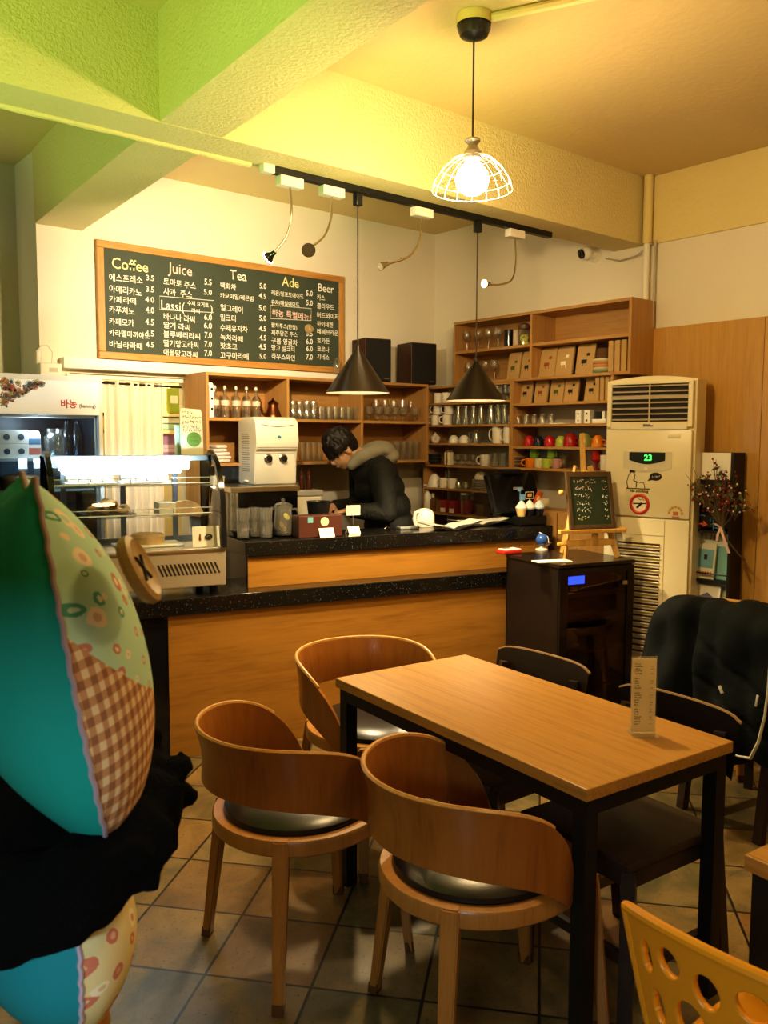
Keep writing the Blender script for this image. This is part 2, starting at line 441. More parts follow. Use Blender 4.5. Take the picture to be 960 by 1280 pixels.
# ---------------------------------------------------------------- small crockery, one mesh per kind
def g_tumbler(h=.095, r=.036, rb=.029): return lathe(new(), [(0, .004), (rb*.9, .004), (rb, 0), (r, h), (r-.002, h), (rb-.002, .012), (0, .012)], 16)
def g_jar(h=.12, r=.035): return lathe(new(), [(0, 0), (r, 0), (r, h*.7), (r*.72, h*.85), (r*.78, h), (r*.7, h), (r*.64, h*.85), (r*.92, h*.68), (r*.92, .008), (0, .008)], 16)
def g_wine(h=.16, r=.034): return lathe(new(), [(0, 0), (r*.95, 0), (r*.9, .004), (.005, .008), (.004, h*.45), (r*.6, h*.52), (r, h*.72), (r*.8, h), (r*.76, h), (r*.95, h*.72), (r*.5, h*.54), (0, h*.5)], 16)
def g_goblet(h=.10, r=.036): return lathe(new(), [(0, 0), (r*.8, 0), (r*.75, .006), (.007, .012), (.008, h*.3), (r, h*.5), (r*1.02, h), (r*.95, h), (r*.92, h*.52), (0, h*.36)], 16)
def g_mug(h=.085, r=.036):
    b = lathe(new(), [(0, 0), (r*.9, 0), (r, .006), (r, h), (r-.004, h), (r-.005, .01), (0, .01)], 18)
    tube(b, [(r-.002, 0, h*.82), (r+.018, 0, h*.8), (r+.026, 0, h*.5), (r+.016, 0, h*.22), (r-.002, 0, h*.2)], .0045, 6); return b
def g_cup(h=.06, r=.044): # round cup stood upside down
    b = lathe(new(), [(r, 0), (r*.98, h*.4), (r*.82, h*.75), (r*.5, h*.95), (r*.45, h), (r*.4, h*.97), (0, h*.96)], 20)
    tube(b, [(0, -r*.93, h*.2), (0, -r-.02, h*.25), (0, -r-.02, h*.55), (0, -r*.85, h*.62)], .004, 6); return b
def g_bowl(h=.05, r=.055): return lathe(new(), [(0, 0), (r*.45, 0), (r*.5, .006), (r*.9, h*.55), (r, h), (r*.95, h), (r*.82, h*.55), (r*.4, .012), (0, .012)], 22)
def row(name, bm, mat, fmt, cat, group, pts, rots=None, scales=None):
    first = None
    for i, p in enumerate(pts):
        lab = fmt.format(ORD[i])
        if first is None: o = first = single(name, bm, mat, lab, cat, p, group=group if len(pts) > 1 else None)
        else:
            o = first.copy(); COL.objects.link(o); o.location = p; o['label'] = lab
        if rots: o.rotation_euler = (0, 0, rots[i % len(rots)])
        if scales: o.scale = (scales[i % len(scales)],)*3
        else: o.scale = (1, 1, 1)
    return first
def backs(pxs, z, dy=.10, j=.0):        # points along the back-wall shelf, measured along its front edge
    return [Vector((ony(x, 500, 4.5+dy).x, 4.5+dy+RND.uniform(-j, j), z+.0006)) for x in pxs]
def rights(pxs, z, dx=.09, j=.0):       # points along the right-wall shelves
    return [Vector((4.2+dx+RND.uniform(-j, j), onx(x, 550-(z-1.55)*225, 4.2+dx).y, z+.0006)) for x in pxs]

# --- back shelf, upper left: carton, bottles, copper pot
p = backs([260], 1.668, .06)[0]; p.x += .012
t = thing('milk_carton', 'narrow white carton with black dots beside the left shelf upright', 'carton', p)
b = box(new(), (0, 0, .09), (.030, .05, .18), bev=.002); prism(b, [(-.025, .18), (.025, .18), (.003, .205), (-.003, .205)], .03, Matrix.Translation((-.015, 0, 0)) @ Matrix(((0,0,1,0),(1,0,0,0),(0,1,0,0),(0,0,0,1))))
obj('body', b, PAPER, t, smooth=False)
b = new()
for z in (.05, .11, .165): cone(b, (0, -.0254, z), (0, -.0262, z), .008, .008, 12)
obj('printed_dots', b, INK, t)
LIQ = base('coffee_liqueur', (.035, .008, .006), .15)
LABEL = base('bottle_label', (.62, .52, .40), .6)
pts = backs([268.5, 281, 295, 308, 320], 1.668, .10)
bottle = None
for i, q in enumerate(pts):
    lab = ['clear swing-top bottle a third full of dark liquid on the upper left shelf'] + ['%s empty clear bottle right of the dark filled one on the shelf' % ORD[k] for k in range(4)]
    if i < 2:
        t = thing('glass_bottle', lab[i], 'bottle', q, 0, 'swing-top bottles on the upper left shelf')
        obj('body', lathe(new(), [(0, 0), (.026, 0), (.027, .006), (.027, .105), (.022, .125), (.0105, .138), (.010, .168), (.013, .170), (.013, .178), (.009, .178), (.009, .14), (.02, .122), (.0255, .10), (.0255, .006), (0, .005)], 18), GLASSM, t)
        obj('stopper', lathe(new(), [(0, .17), (.009, .17), (.011, .180), (.007, .192), (0, .193)], 12), base('stopper_grey', (.6, .56, .48), .3), t)
        b = lathe(new(), [(.0273, .075), (.0273, .105)], 18); obj('label', b, LABEL, t)
        if i == 0: obj('liquid', lathe(new(), [(0, .003), (.0252, .003), (.0252, .055), (0, .055)], 18), LIQ, t)
        bottle = t
    else: dup(bottle, q, .2*i, lab[i])
COPPER = base('aged_copper', (.20, .075, .03), .35, 1.0)
q = backs([341], 1.668, .10)[0]
t = thing('copper_coffee_pot', 'copper coffee pot with long curved spout on the upper left shelf', 'pot', q)
obj('body', lathe(new(), [(0, 0), (.055, 0), (.056, .012), (.048, .030), (.032, .075), (.029, .09), (.031, .095)], 24), COPPER, t)
l = obj('lid', lathe(new(), [(.032, .096), (.026, .108), (.008, .118), (.005, .122), (.007, .128), (0, .134)], 20), COPPER, t)
obj('spout', tube(new(), [(-.045, 0, .02), (-.075, 0, .035), (-.085, 0, .07), (-.088, 0, .105), (-.105, 0, .135)], [.012, .009, .007, .006, .005], 10), COPPER, t)
obj('handle', tube(new(), [(.03, 0, .092), (.06, 0, .108), (.082, 0, .095), (.086, 0, .06), (.098, 0, .045), (.112, 0, .052)], .005, 8), COPPER, t)
# --- upper middle: tumblers in two ranks
row('glass_tumbler', g_jar(.115, .036), GLASSM, '{} taller glass from left in front rank of the middle pigeonhole', 'glass', 'tall tumblers in the upper middle pigeonhole', backs([366, 374.5, 383, 391.5], 1.668, .05))
row('glass_tumbler', g_tumbler(.085, .034), GLASSM, '{} short tumbler from left in the upper middle pigeonhole', 'glass', 'short tumblers in the upper middle pigeonhole', backs([401, 411.5, 419.5, 427.5, 436, 444.5], 1.668, .06))
row('glass_tumbler', g_tumbler(.09, .034), GLASSM, '{} tumbler from left in rear rank of the middle pigeonhole', 'glass', 'rear tumblers in the upper middle pigeonhole', backs([370, 381, 393, 405, 417, 429, 440], 1.668, .17))
# --- upper right: stemmed glasses
row('stem_glass', g_wine(.15, .032), GLASSW, '{} tall stemmed glass from left in rear rank of right pigeonhole', 'glass', 'tall stemmed glasses in the upper right pigeonhole', backs([470, 481, 492, 503, 513], 1.668, .17))
row('goblet', g_goblet(.095, .033), GLASSM, '{} short goblet from left in front rank of right pigeonhole', 'glass', 'short goblets in the upper right pigeonhole', backs([461, 473, 484, 494, 504, 519], 1.668, .06))
# --- lower compartments
row('highball_glass', g_tumbler(.125, .026, .022), GLASSM, '{} highball glass from left beside the white water dispenser', 'glass', 'highball glasses by the water dispenser', backs([377, 384.5, 392, 399.5], 1.40, .07))
row('highball_glass', g_tumbler(.13, .026, .022), GLASSM, '{} highball glass from left behind the barista', 'glass', 'highball glasses in the lower right pigeonhole', backs([497, 505, 513, 521], 1.40, .06))
row('highball_glass', g_tumbler(.13, .026, .022), GLASSM, '{} highball glass from left in rear rank behind the barista', 'glass', 'rear highball glasses in the lower right pigeonhole', backs([484, 493, 502, 511], 1.40, .17))
q = backs([271], 1.40, .09)[0]
b = new()
for k in range(5): box(b, (RND.uniform(-.01, .01), 0, .012+.021*k), (.12-.012*k, .13, .019), (0, RND.uniform(-.05, .05), RND.uniform(-.2, .2)), .007, 3)
single('folded_cloth', b, base('linen_cloth', (.66, .58, .50), .95), 'pile of folded pale cloths in the lower left pigeonhole', 'cloth', q)
# hooks of small bottles under the shelf
q = backs([392], 1.0, .0)[0]
# --- speakers on top of the back shelf
SPK = wood('speaker_veneer', (.045, .016, .008), (.028, .010, .006), 3, 2, .4)
def speaker(label, x0, x1):
    w = x1-x0
    t = thing('speaker', label, 'speaker', ((x0+x1)/2, 4.52, 1.9305), 0, 'speakers on the back shelf')
    obj('cabinet', bx(-w/2, w/2, .008, .20, 0, .29, .004), SPK, t, smooth=False)
    g = obj('grille', bx(-w/2+.006, w/2-.006, -.004, .008, .006, .284, .004), base('speaker_cloth', (.013, .011, .010), .9), t, smooth=False)
    obj('badge', bx(w*.2, w*.38, -.006, -.004, .02, .026), STEEL, g, smooth=False)
    return t
s1 = speaker('left black speaker on the shelf, next to the chalkboard', 3.60, 3.80)
s2 = speaker('right black speaker on the shelf, near the wall corner', 4.01, 4.22)
s1.rotation_euler.z = rad(-9); s2.rotation_euler.z = rad(-9)

# --- upper unit on the right wall
row('stem_glass', g_wine(.14, .03), GLASSW, '{} stemmed glass from left on the top right wall shelf', 'glass', 'stemmed glasses in the top left compartment', rights([584, 598, 611, 623], 2.148))
row('stem_glass', g_wine(.14, .03), GLASSW, '{} stemmed glass from left below the top right wall shelf', 'glass', 'stemmed glasses in the lower left compartment', rights([586, 596, 607, 618], 1.937))
q = rights([636], 2.148)[0]
t = thing('canister', 'black tall canister on the top right wall shelf', 'canister', q)
obj('body', lathe(new(), [(0, 0), (.030, 0), (.030, .10), (0, .10)], 18), BLACKG, t); obj('lid', lathe(new(), [(.031, .10), (.031, .115), (.02, .118), (0, .118)], 18), BLACKP, t)
q = rights([645], 2.148)[0]
b = new()
for k in range(5): lathe(b, [(0, 0), (.018, 0), (.020, .021), (0, .0215)], 14, (0, 0, .0216*k))
single('paper_cups', b, base('pale_cups', (.62, .48, .36), .6), 'slim stack of pale cups between black canister and glass jar', 'cup', q)
q = rights([655], 2.148)[0]
t = thing('glass_jar', 'glass jar of yellow candies at the right end of top compartment', 'jar', q)
obj('body', lathe(new(), [(0, 0), (.040, 0), (.042, .09), (.036, .105), (.036, .11)], 18), GLASSM, t)
obj('lid', lathe(new(), [(.038, .11), (.039, .135), (.02, .145), (0, .15)], 18), base('jar_lid_brown', (.12, .06, .03), .5), t)
b = new()
for k in range(26): ball(b, (RND.uniform(-.02, .02), RND.uniform(-.02, .02), .012+.055*k/26), .012, 6)
obj('contents', b, base('candy_yellow', (.65, .62, .08), .4), t)['kind'] = 'stuff'

# --- kraft paper bags leaning on the right wall shelves
def bag_mesh(w, h): return box(new(), (0, .012, h/2), (w, .022, h), bev=.005)
_bags = {}
def kraft_bag(p, w, h, lean, label, group, inkcol=INK, tw=0, marks=2):
    t = thing('kraft_bag', label, 'bag', p, -PI/2+tw, group)
    b = new(); box(b, (0, .012, h/2), (w, .022, h), bev=.006, seg=2); box(b, (0, .012, h+.006), (w*.96, .004, .02))
    r = Matrix.Rotation(lean, 4, 'X'); b.transform(r)
    obj('bag', b, KRAFT, t, smooth=False)
    b = new(); box(b, (-.005, -.0005, h*.46), (w*.30, .002, h*.13)); box(b, (w*.16, -.0005, h*.70), (w*.17, .002, h*.10)) if marks > 1 else None
    box(b, (w*.1, -.0005, h*.36), (w*.02, .002, h*.12)); box(b, (-w*.1, -.0005, h*.36), (w*.02, .002, h*.12))
    b.transform(r); obj('printed_mark', b, inkcol, t, smooth=False)
    return t
GRN = base('green_ink', (.06, .12, .03), .8); RED = base('red_ink', (.30, .07, .02), .8)
def bagset(pxs, z, w, h, fmt, group, cols, dx=.06):
    for i, q in enumerate(rights(pxs, z, dx)):
        kraft_bag(q, w, h, -.17, fmt.format(ORD[i]), group, cols[i % len(cols)], RND.uniform(-.05, .05))
bagset([640, 657], 1.937, .105, .165, '{} kraft bag from left beside the stemmed glasses on the wall shelf', 'kraft bags in the lower left compartment', [GRN, INK])
bagset([682, 703, 729], 1.937, .13, .175, '{} large kraft bag from left in the wide compartment above the cups', 'kraft bags in the lower right compartment', [RED, base('white_ink', (.8, .75, .6), .8), INK])
bagset([655, 674, 694, 712, 738], 1.775, .105, .15, '{} kraft bag from left in the lowest row of kraft bags', 'kraft bags in the lower row', [INK, RED, GRN, INK, INK])
q = rights([781], 1.937, .08)[0]
for k in range(3):
    single('paper_sack', box(new(), (0, 0, .09), (.035, .15, .18), bev=.004), KRAFT, ['outer', 'middle', 'inner'][k]+' flat brown sack standing at right end of the upper wall shelf', 'bag', q + Vector((.01, .035-.04*k+.02, 0)), -PI/2+.06*k, 'flat brown sacks on the upper wall shelf', smooth=False)
q = rights([760], 1.775, .10)[0]
for k in range(4):
    single('paper_sack', box(new(), (0, 0, .075), (.028, .14, .15), bev=.004), KRAFT, ORD[k]+' flat brown sack from left behind the air conditioner top', 'bag', q + Vector((0, .03-.032*k, 0)), -PI/2+.05*k, 'flat brown sacks on the lower wall shelf', smooth=False)
q = rights([754], 1.937, .06)[0]
t = thing('woven_basket', 'small striped basket with brown lid between kraft bags and sacks', 'basket', q)
BCOL = [(.16, .24, .15), (.45, .42, .25), (.50, .20, .06), (.42, .22, .09), (.55, .48, .30)]
for k, c in enumerate(BCOL): obj('woven_band', lathe(new(), [(.055, .0165*k), (.060, .0165*k+.008), (.057, .0165*(k+1))], 20), base('basket_band_%d' % k, c, .9), t)
obj('base', lathe(new(), [(0, .001), (.056, .001), (.056, .081), (0, .082)], 20), KRAFT, t)
obj('lid', lathe(new(), [(.046, .082), (.040, .125), (.034, .145), (0, .15)], 20), base('basket_lid', (.11, .055, .02), .9), t)

# --- glass and boxes on the shelf above the coloured cups
row('sugar_jar', g_jar(.065, .023), GLASSM, '{} small glass jar from left on shelf below the kraft bags', 'jar', 'small glass jars below the kraft bags', rights([637.5, 648, 658, 668, 678, 689], 1.642, .06))
q = rights([700], 1.642, .05)[0]
single('paper_slip', box(new(), (0, 0, .003), (.12, .06, .005)), PAPER, 'flat paper slips lying between small jars and white boxes', 'paper', q, -PI/2)
for i, (px, k) in enumerate([(725, 0), (725, 1), (736, 0), (736, 1)]):
    q = rights([px], 1.642, .05)[0]; q.z += .0405*k
    t = thing('gift_box', ['lower', 'upper'][k]+(' left' if px < 730 else ' right')+' small white cube box below the kraft bags', 'box', q, -PI/2, 'small white cube boxes')
    obj('carton', box(new(), (0, 0, .02), (.042, .04, .04), bev=.002), PAPER, t, smooth=False)
    obj('printed_mark', box(new(), (0, -.0206, .018), (.008, .001, .012)), INK, t, smooth=False)
q = rights([752], 1.642, .05)[0]
single('tray_box', box(new(), (0, 0, .0125), (.10, .06, .025), bev=.002), PAPER, 'long low white box right of the cube boxes', 'box', q, -PI/2)
q.z += .026
t = thing('card_box', 'small black and white box on top of the low white box', 'box', q, -PI/2)
obj('carton', box(new(), (-.01, 0, .022), (.05, .03, .044), bev=.001), INK, t, smooth=False); obj('white_panel', box(new(), (.022, 0, .022), (.016, .031, .045)), PAPER, t, smooth=False)

# --- coloured cups turned upside down, and the row below
def ccup(px, z, col, label, dx=.07, s=1.0, rz=0):
    q = rights([px], z, dx)[0]
    o = single('cup', g_cup(.066, .036), base('glaze_'+label.split()[0]+str(px), col, .2), label, 'cup', q, rz, 'upturned coloured cups'); o.scale = (s,)*3; return o
ccup(661, 1.502, (.42, .012, .012), 'red cup upside down, leftmost of coloured cups')
ccup(673, 1.502, (.015, .012, .03), 'navy cup upside down between two red cups')
ccup(687, 1.502, (.42, .012, .014), 'red cup upside down between navy and green cups')
ccup(701, 1.502, (.36, .42, .06), 'lime green cup upside down left of the easel top')
ccup(713, 1.502, (.33, .015, .012), 'dark red tall cup half hidden behind the easel mast', s=1.25)
ccup(732, 1.502, (.22, .23, .06), 'olive green cup just right of the easel mast', s=1.2)
ccup(747, 1.502, (.68, .22, .01), 'orange cup upside down, rightmost of coloured cups', s=1.05)
q = rights([646], 1.365, .07)[0]
for k in range(6):
    single('saucer', lathe(new(), [(0, 0), (.035, 0), (.062, .008), (.063, .011), (.035, .005), (0, .004)], 22), base('saucer_glaze_%d' % k, (.62, .52, .36) if k % 2 else (.30, .17, .08), .3), ORD[k]+' plate from the bottom in the stack beside the register', 'plate', q+Vector((0, 0, .0115*k)), 0, 'plates stacked beside the register')
for px, dz, c, lab in [(663, 0, (.70, .22, .01), 'orange cup on the shelf right of the plate stack'), (674, 0, (.62, .55, .32), 'cream cup beside the orange cup on lower shelf'), (684, 0, (.40, .48, .06), 'yellow green cup on lower shelf left of the easel'), (696, 0, (.45, .25, .22), 'dusty pink cup on lower shelf beside the easel board'), (668, .062, (.20, .35, .05), 'green cup stacked above the orange cup'), (690, .062, (.22, .36, .05), 'green cup stacked above the yellow green cup')]:
    q = rights([px], 1.365, .08 if dz else .06)[0]; q.z += dz
    o = single('cup', g_mug(.06, .034), base('glaze2_%d' % px, c, .22), lab, 'cup', q, -2.0 if px != 663 else 2.4, 'coloured cups on the lower shelf')
q = rights([697], 1.365, .13)[0]
single('cup', g_mug(.075, .03), CERAM, 'plain white cup at the back of the lower shelf by the easel', 'cup', q + Vector((.03, 0, 0)))
q = rights([745], 1.365, .05)[0]
single('goblet', g_goblet(.12, .03), base('red_glaze', (.35, .02, .01), .15), 'red stemmed goblet below the orange cup, right of the easel', 'goblet', q)
q = rights([757], 1.365, .06)[0]
single('cup', g_mug(.09, .034), CERAM, 'white mug beside the red goblet near the air conditioner', 'cup', q)

# --- corner unit
row('cup', g_mug(.075, .033), CERAM, '{} white cup from left on the highest corner shelf', 'cup', 'white cups on the highest corner shelf', rights([548, 558], 1.80, .07))
row('goblet', g_goblet(.10, .03), GLASSM, '{} goblet from left on the highest corner shelf beside the lamp', 'glass', 'goblets on the highest corner shelf', rights([614, 624, 634], 1.80, .06))
for px, dz, l in [(544, 0, 'lower left'), (559, 0, 'lower right'), (547, .074, 'upper left'), (561, .074, 'upper right')]:
    q = rights([px], 1.645, .06)[0]; q.z += dz
    single('mug', g_mug(.072, .034), CERAM, l+' white mug of the stacked mugs on the second corner shelf', 'mug', q, rad(120), 'stacked white mugs')
row('glass_jar', g_jar(.135, .031), GLASSM, '{} tall jar glass from left on the second corner shelf', 'glass', 'tall jar glasses on the second corner shelf', rights([573, 582.5, 592, 601.5, 614, 623, 631], 1.645, .07))
q = rights([544], 1.517, .06)[0]
t = thing('teapot', 'small white teapot at left end of the third corner shelf', 'teapot', q, rad(-130))
obj('body', lathe(new(), [(0, 0), (.022, 0), (.036, .018), (.038, .034), (.026, .052), (.018, .055)], 20), CERAM, t)
obj('lid', lathe(new(), [(.02, .055), (.012, .063), (.004, .066), (.006, .075), (0, .078)], 16), CERAM, t)
obj('spout', tube(new(), [(.03, 0, .025), (.048, 0, .035), (.056, 0, .055)], [.009, .007, .005], 8), CERAM, t)
obj('handle', tube(new(), [(-.032, 0, .045), (-.052, 0, .048), (-.056, 0, .028), (-.036, 0, .015)], .004, 8), CERAM, t)
row('cup', g_cup(.055, .036), CERAM, '{} white cup upside down from left on the third corner shelf', 'cup', 'upturned white cups on the third corner shelf', rights([567, 580], 1.517, .07))
q = rights([595], 1.517, .07)[0]
t = thing('glass_pitcher', 'small clear glass pitcher between white cups and tall mugs', 'pitcher', q, rad(150))
obj('body', g_jar(.095, .034), GLASSM, t); obj('handle', tube(new(), [(.03, 0, .075), (.052, 0, .07), (.052, 0, .03), (.032, 0, .02)], .004, 8), GLASSM, t)
row('mug', g_mug(.115, .038), CERAM, '{} tall white mug from left at right end of third corner shelf', 'mug', 'tall white mugs on the third corner shelf', rights([622, 636], 1.517, .05), [rad(110)])
GREYG = base('dark_glaze', (.035, .04, .04), .25)
row('bowl', g_bowl(.035, .055), GREYG, '{} dark bowl from bottom stacked at left of the fourth corner shelf', 'bowl', 'dark bowls on the fourth corner shelf', [rights([543], 1.362, .08)[0]+Vector((0, 0, .022*k)) for k in range(3)])
q = rights([561], 1.362, .05)[0]
t = thing('tea_tin', 'cream tea tin with a dark stripe on the fourth corner shelf', 'tin', q, -PI/2)
obj('can', box(new(), (0, 0, .045), (.052, .045, .09), bev=.004), CREAM, t, smooth=False); obj('lid', box(new(), (0, 0, .097), (.04, .036, .014), bev=.004), base('tin_lid', (.28, .13, .06), .4), t, smooth=False)
obj('label', box(new(), (.003, -.0228, .045), (.008, .001, .088)), INK, t, smooth=False)
row('dessert_glass', g_goblet(.075, .034), GLASSM, '{} footed dessert glass from left on the fourth corner shelf', 'glass', 'dessert glasses on the fourth corner shelf', rights([572, 581.5, 591], 1.362, .07))
q = rights([606], 1.362, .06)[0]
o = single('milk_jug', g_mug(.078, .034), CERAM, 'white handled jug tilted among glasses on the fourth corner shelf', 'jug', q, rad(140))
row('glass_tumbler', g_tumbler(.09, .033), GLASSM, '{} tumbler from left at right end of the fourth corner shelf', 'glass', 'tumblers on the fourth corner shelf', rights([618, 628], 1.362, .07))
q = rights([543], 1.197, .06)[0]
o = single('mixing_bowl', lathe(new(), [(.052, 0), (.050, .03), (.035, .075), (.012, .098), (0, .10)], 22), CERAM, 'large white bowl upside down on the fifth corner shelf', 'bowl', q)
row('milk_jug', g_mug(.07, .034), CERAM, '{} small white jug from left on the fifth corner shelf', 'jug', 'small white jugs', rights([554.5, 565], 1.197, .05), [rad(100)])
q = rights([561], 1.197, .12)[0]
single('glass_tumbler', g_tumbler(.12, .034), GLASSM, 'clear tumbler behind the small white jugs', 'glass', q)
row('shot_glass', g_tumbler(.05, .018), GLASSM, '{} shot glass from left between white jugs and plates', 'glass', 'shot glasses on the fifth corner shelf', rights([573, 582], 1.197, .06))
q = rights([601], 1.197, .075)[0]
for k in range(7):
    single('plate', lathe(new(), [(0, 0), (.038, 0), (.066, .007), (.067, .010), (.038, .005), (0, .004)], 24), CERAM, ORD[k]+' white plate from bottom of the stack on fifth corner shelf', 'plate', q+Vector((0, 0, .0105*k)), 0, 'white plates on the fifth corner shelf')
single('bowl', lathe(new(), [(.046, 0), (.044, .02), (.03, .045), (.012, .054), (0, .055)], 22), CERAM, 'white bowl upside down on top of the plate stack', 'bowl', q+Vector((0, 0, .0745)))
for px, dz, rx, lab in [(615, 0, .35, 'white cup lying tilted right of the plate stack'), (621, .058, .25, 'white cup resting on the tilted cup by the plates')]:
    q = rights([px], 1.197, .05)[0]; q.z += dz
    single('cup', g_cup(.058, .036), CERAM, lab, 'cup', q, 0, 'white cups by the plates')
# lowest visible shelf
AMBER = base('amber_syrup', (.16, .07, .03), .2)
def pump_bottle(q, h, r, mat, label, pump=True):
    t = thing('syrup_bottle', label, 'bottle', q, -PI/2)
    obj('body', lathe(new(), [(0, 0), (r, 0), (r, h*.62), (r*.45, h*.74), (r*.4, h*.8)], 16), mat, t)
    if pump: obj('pump', tube(new(), [(0, 0, h*.78), (0, 0, h), (.0, -.03, h*1.01), (.0, -.036, h*.97)], .006, 8), PLASTW, t)
    else: obj('cap', lathe(new(), [(r*.5, h*.78), (r*.5, h), (0, h)], 14), PLASTW, t)
    return t
pump_bottle(rights([534], 1.02, .03)[0], .19, .028, PLASTW, 'white pump bottle standing behind the white kettle')
pump_bottle(rights([541], 1.02, .05)[0], .13, .022, AMBER, 'short amber bottle with white cap beside the pump bottle', False)
REDBOX = base('red_carton', (.32, .03, .03), .5)
for k, (px, dz, lab) in enumerate([(557, 0, 'left red and white tea carton behind the open menu'), (568, 0, 'right red and white tea carton behind the open menu')]):
    q = rights([px], 1.02, .05)[0]
    t = thing('tea_carton', lab, 'carton', q, -PI/2, 'red tea cartons')
    obj('carton', box(new(), (0, 0, .045), (.06, .06, .09), bev=.002), REDBOX, t, smooth=False); obj('white_panel', box(new(), (0, -.0306, .02), (.05, .001, .03)), PAPER, t, smooth=False)
q = rights([583], 1.02, .06)[0]
t = thing('storage_jar', 'lidded glass storage jar between tea cartons and register', 'jar', q)
obj('body', lathe(new(), [(0, 0), (.045, 0), (.047, .13), (.04, .14)], 18), GLASSM, t); obj('lid', lathe(new(), [(.048, .14), (.048, .156), (0, .158)], 18), PLASTW, t)
obj('contents', lathe(new(), [(0, .004), (.042, .004), (.043, .10), (0, .105)], 18), REDBOX, t)
q = rights([603], 1.02, .05)[0]
single('tea_box', box(new(), (0, 0, .04), (.07, .06, .08), bev=.002), base('brown_carton', (.16, .10, .06), .6), 'small brown carton left of the black register', 'carton', q, -PI/2, smooth=False)
# ---------------------------------------------------------------- big menu chalkboard
t = thing('menu_chalkboard', 'large oak framed green chalkboard menu on the wall above the shelves', 'chalkboard', (1.865, YB, 0))
BW, BZ0, BZ1 = 1.715, 1.992, 2.644
obj('panel', bx(.03, BW-.03, -.020, -.004, BZ0+.03, BZ1-.03), BOARD, t, smooth=False)
FW = .040
for n_, a in (('top', (0, BW, BZ1-FW, BZ1)), ('bottom', (0, BW, BZ0, BZ0+FW))):
    obj('frame_rail', bx(a[0], a[1], -.034, -.002, a[2], a[3], .004), FRAMEW, t, smooth=False)
FRAMEV = wood('frame_wood_upright', (.50, .26, .07), (.30, .13, .03), 3, 2, .5, 10)
for a in ((0, FW), (BW-FW, BW)):
    obj('frame_stile', bx(a[0], a[1], -.0335, -.002, BZ0+FW, BZ1-FW, .004), FRAMEV, t, smooth=False)
rc = random.Random(5)
def chalk(bm, s, px, py, size, ax='LEFT', off=.0004):
    q = ony(px, py, YB-.0205)
    m = Matrix.Translation((q.x-1.865, -.0208, q.z)) @ FRONT @ Matrix.Rotation(rad(rc.uniform(-1.6, 1.6)), 4, 'Z') @ Matrix.Diagonal((rc.uniform(.92, 1.02), rc.uniform(.95, 1.1), 1, 1))
    text(bm, s, size, m, ax, off)
def column(name, head, hx, hy, hs, hmat, rows, x, ys, prices=None, px=0, sz=.044):
    b = new(); chalk(b, head, hx, hy, hs); obj('heading_lettering', b, hmat, t, smooth=False, recalc=False)
    for s, y in zip(rows, ys):
        if s: b = new(); chalk(b, s, x, y, sz*(1 if len(s) < 7 else .86 if len(s) == 7 else .80)); obj('menu_lettering', b, CHALK, t, smooth=False, recalc=False)
    for s, y in zip(prices or [], ys):
        if s: b = new(); chalk(b, s, px, y+1.5, .046, 'RIGHT', .0006); obj('price_lettering', b, CHALK, t, smooth=False, recalc=False)
column('c', 'Coffee', 139, 329, .082, CHALKY, ['에스프레소', '아메리카노', '카페라떼', '카푸치노', '카페모카', '카라멜마끼아또', '바닐라라떼'], 136, [347, 361, 374, 387, 402, 416, 430], ['3.5', '3.5', '4.0', '4.0', '4.5', '4.5', '4.5'], 193)
column('j', 'Juice', 211, 335, .085, CHALKP, ['토마토 주스', '사과  주스', None, '바나나 라씨', '딸기 라씨', '블루베리라씨', '딸기망고라씨', '애플망고라씨'], 204, [352, 364.5, 381, 396, 406.5, 418, 429.5, 440.5], ['5.5', '5.0', None, '6.0', '6.0', '7.0', '7.0', '7.0'], 265)
column('t', 'Tea', 287, 343.5, .085, CHALK, ['백화차', '카모마일/레몬밤', '얼그레이', '밀크티', '수제유자차', '녹차라떼', '핫초코', '고구마라떼'], 275, [357, 369.5, 384.5, 397, 410, 421.5, 432.5, 444.5], ['5.0', '4.5', '5.0', '5.0', '4.5', '4.5', '4.5', '5.0'], 333)
column('a', 'Ade', 352.5, 352, .080, CHALKY, ['레몬/청포도에이드', '유자/매실에이드', None, '팥차주스(한정)', '제주당근 주스', '구름 영귤차', '망고 밀크티', '하우스와인'], 339, [366, 378, 391, 406.5, 416, 426, 435, 445.5], ['5.0', '5.0', None, None, '5.5', '6.0', '6.0', '7.0'], 391, .041)
column('b', 'Beer', 397, 359.5, .070, CHALK, ['카스', '클라우드', '버드와이저', '하이네켄', '레페브라운', '호가든', '코로나', '기네스'], 396, [372, 382.5, 394, 405, 414.5, 426, 436.5, 446], None, 0, .040)
def chalkbox(x0, y0, x1, y1):
    P = [ony(x, y, YB-.021) for x, y in ((x0, y0), (x1, y0+2.2*(x1-x0)/26), (x1, y1+2.2*(x1-x0)/40), (x0, y1))]
    return [(q.x-1.865, -.021, q.z) for q in P]
b = new(); tube(b, chalkbox(199.5, 370, 267.5, 387), .0018, 4, True); chalk(b, 'Lassi(', 200.5, 381, .075); chalk(b, '수제 요거트', 234, 379, .030); chalk(b, '라씨', 239, 388.5, .032); chalk(b, ')', 263, 386.5, .06)
obj('boxed_lettering', b, CHALK, t, smooth=False, recalc=False)
b = new(); tube(b, chalkbox(338, 381.5, 389, 398), .0018, 4, True); obj('chalk_box', b, CHALK, t, recalc=False)
b = new(); chalk(b, '바농 특별메뉴!', 340, 391, .050); obj('boxed_lettering', b, CHALKP, t, smooth=False, recalc=False)
q = ony(385.5, 411, YB-.03)
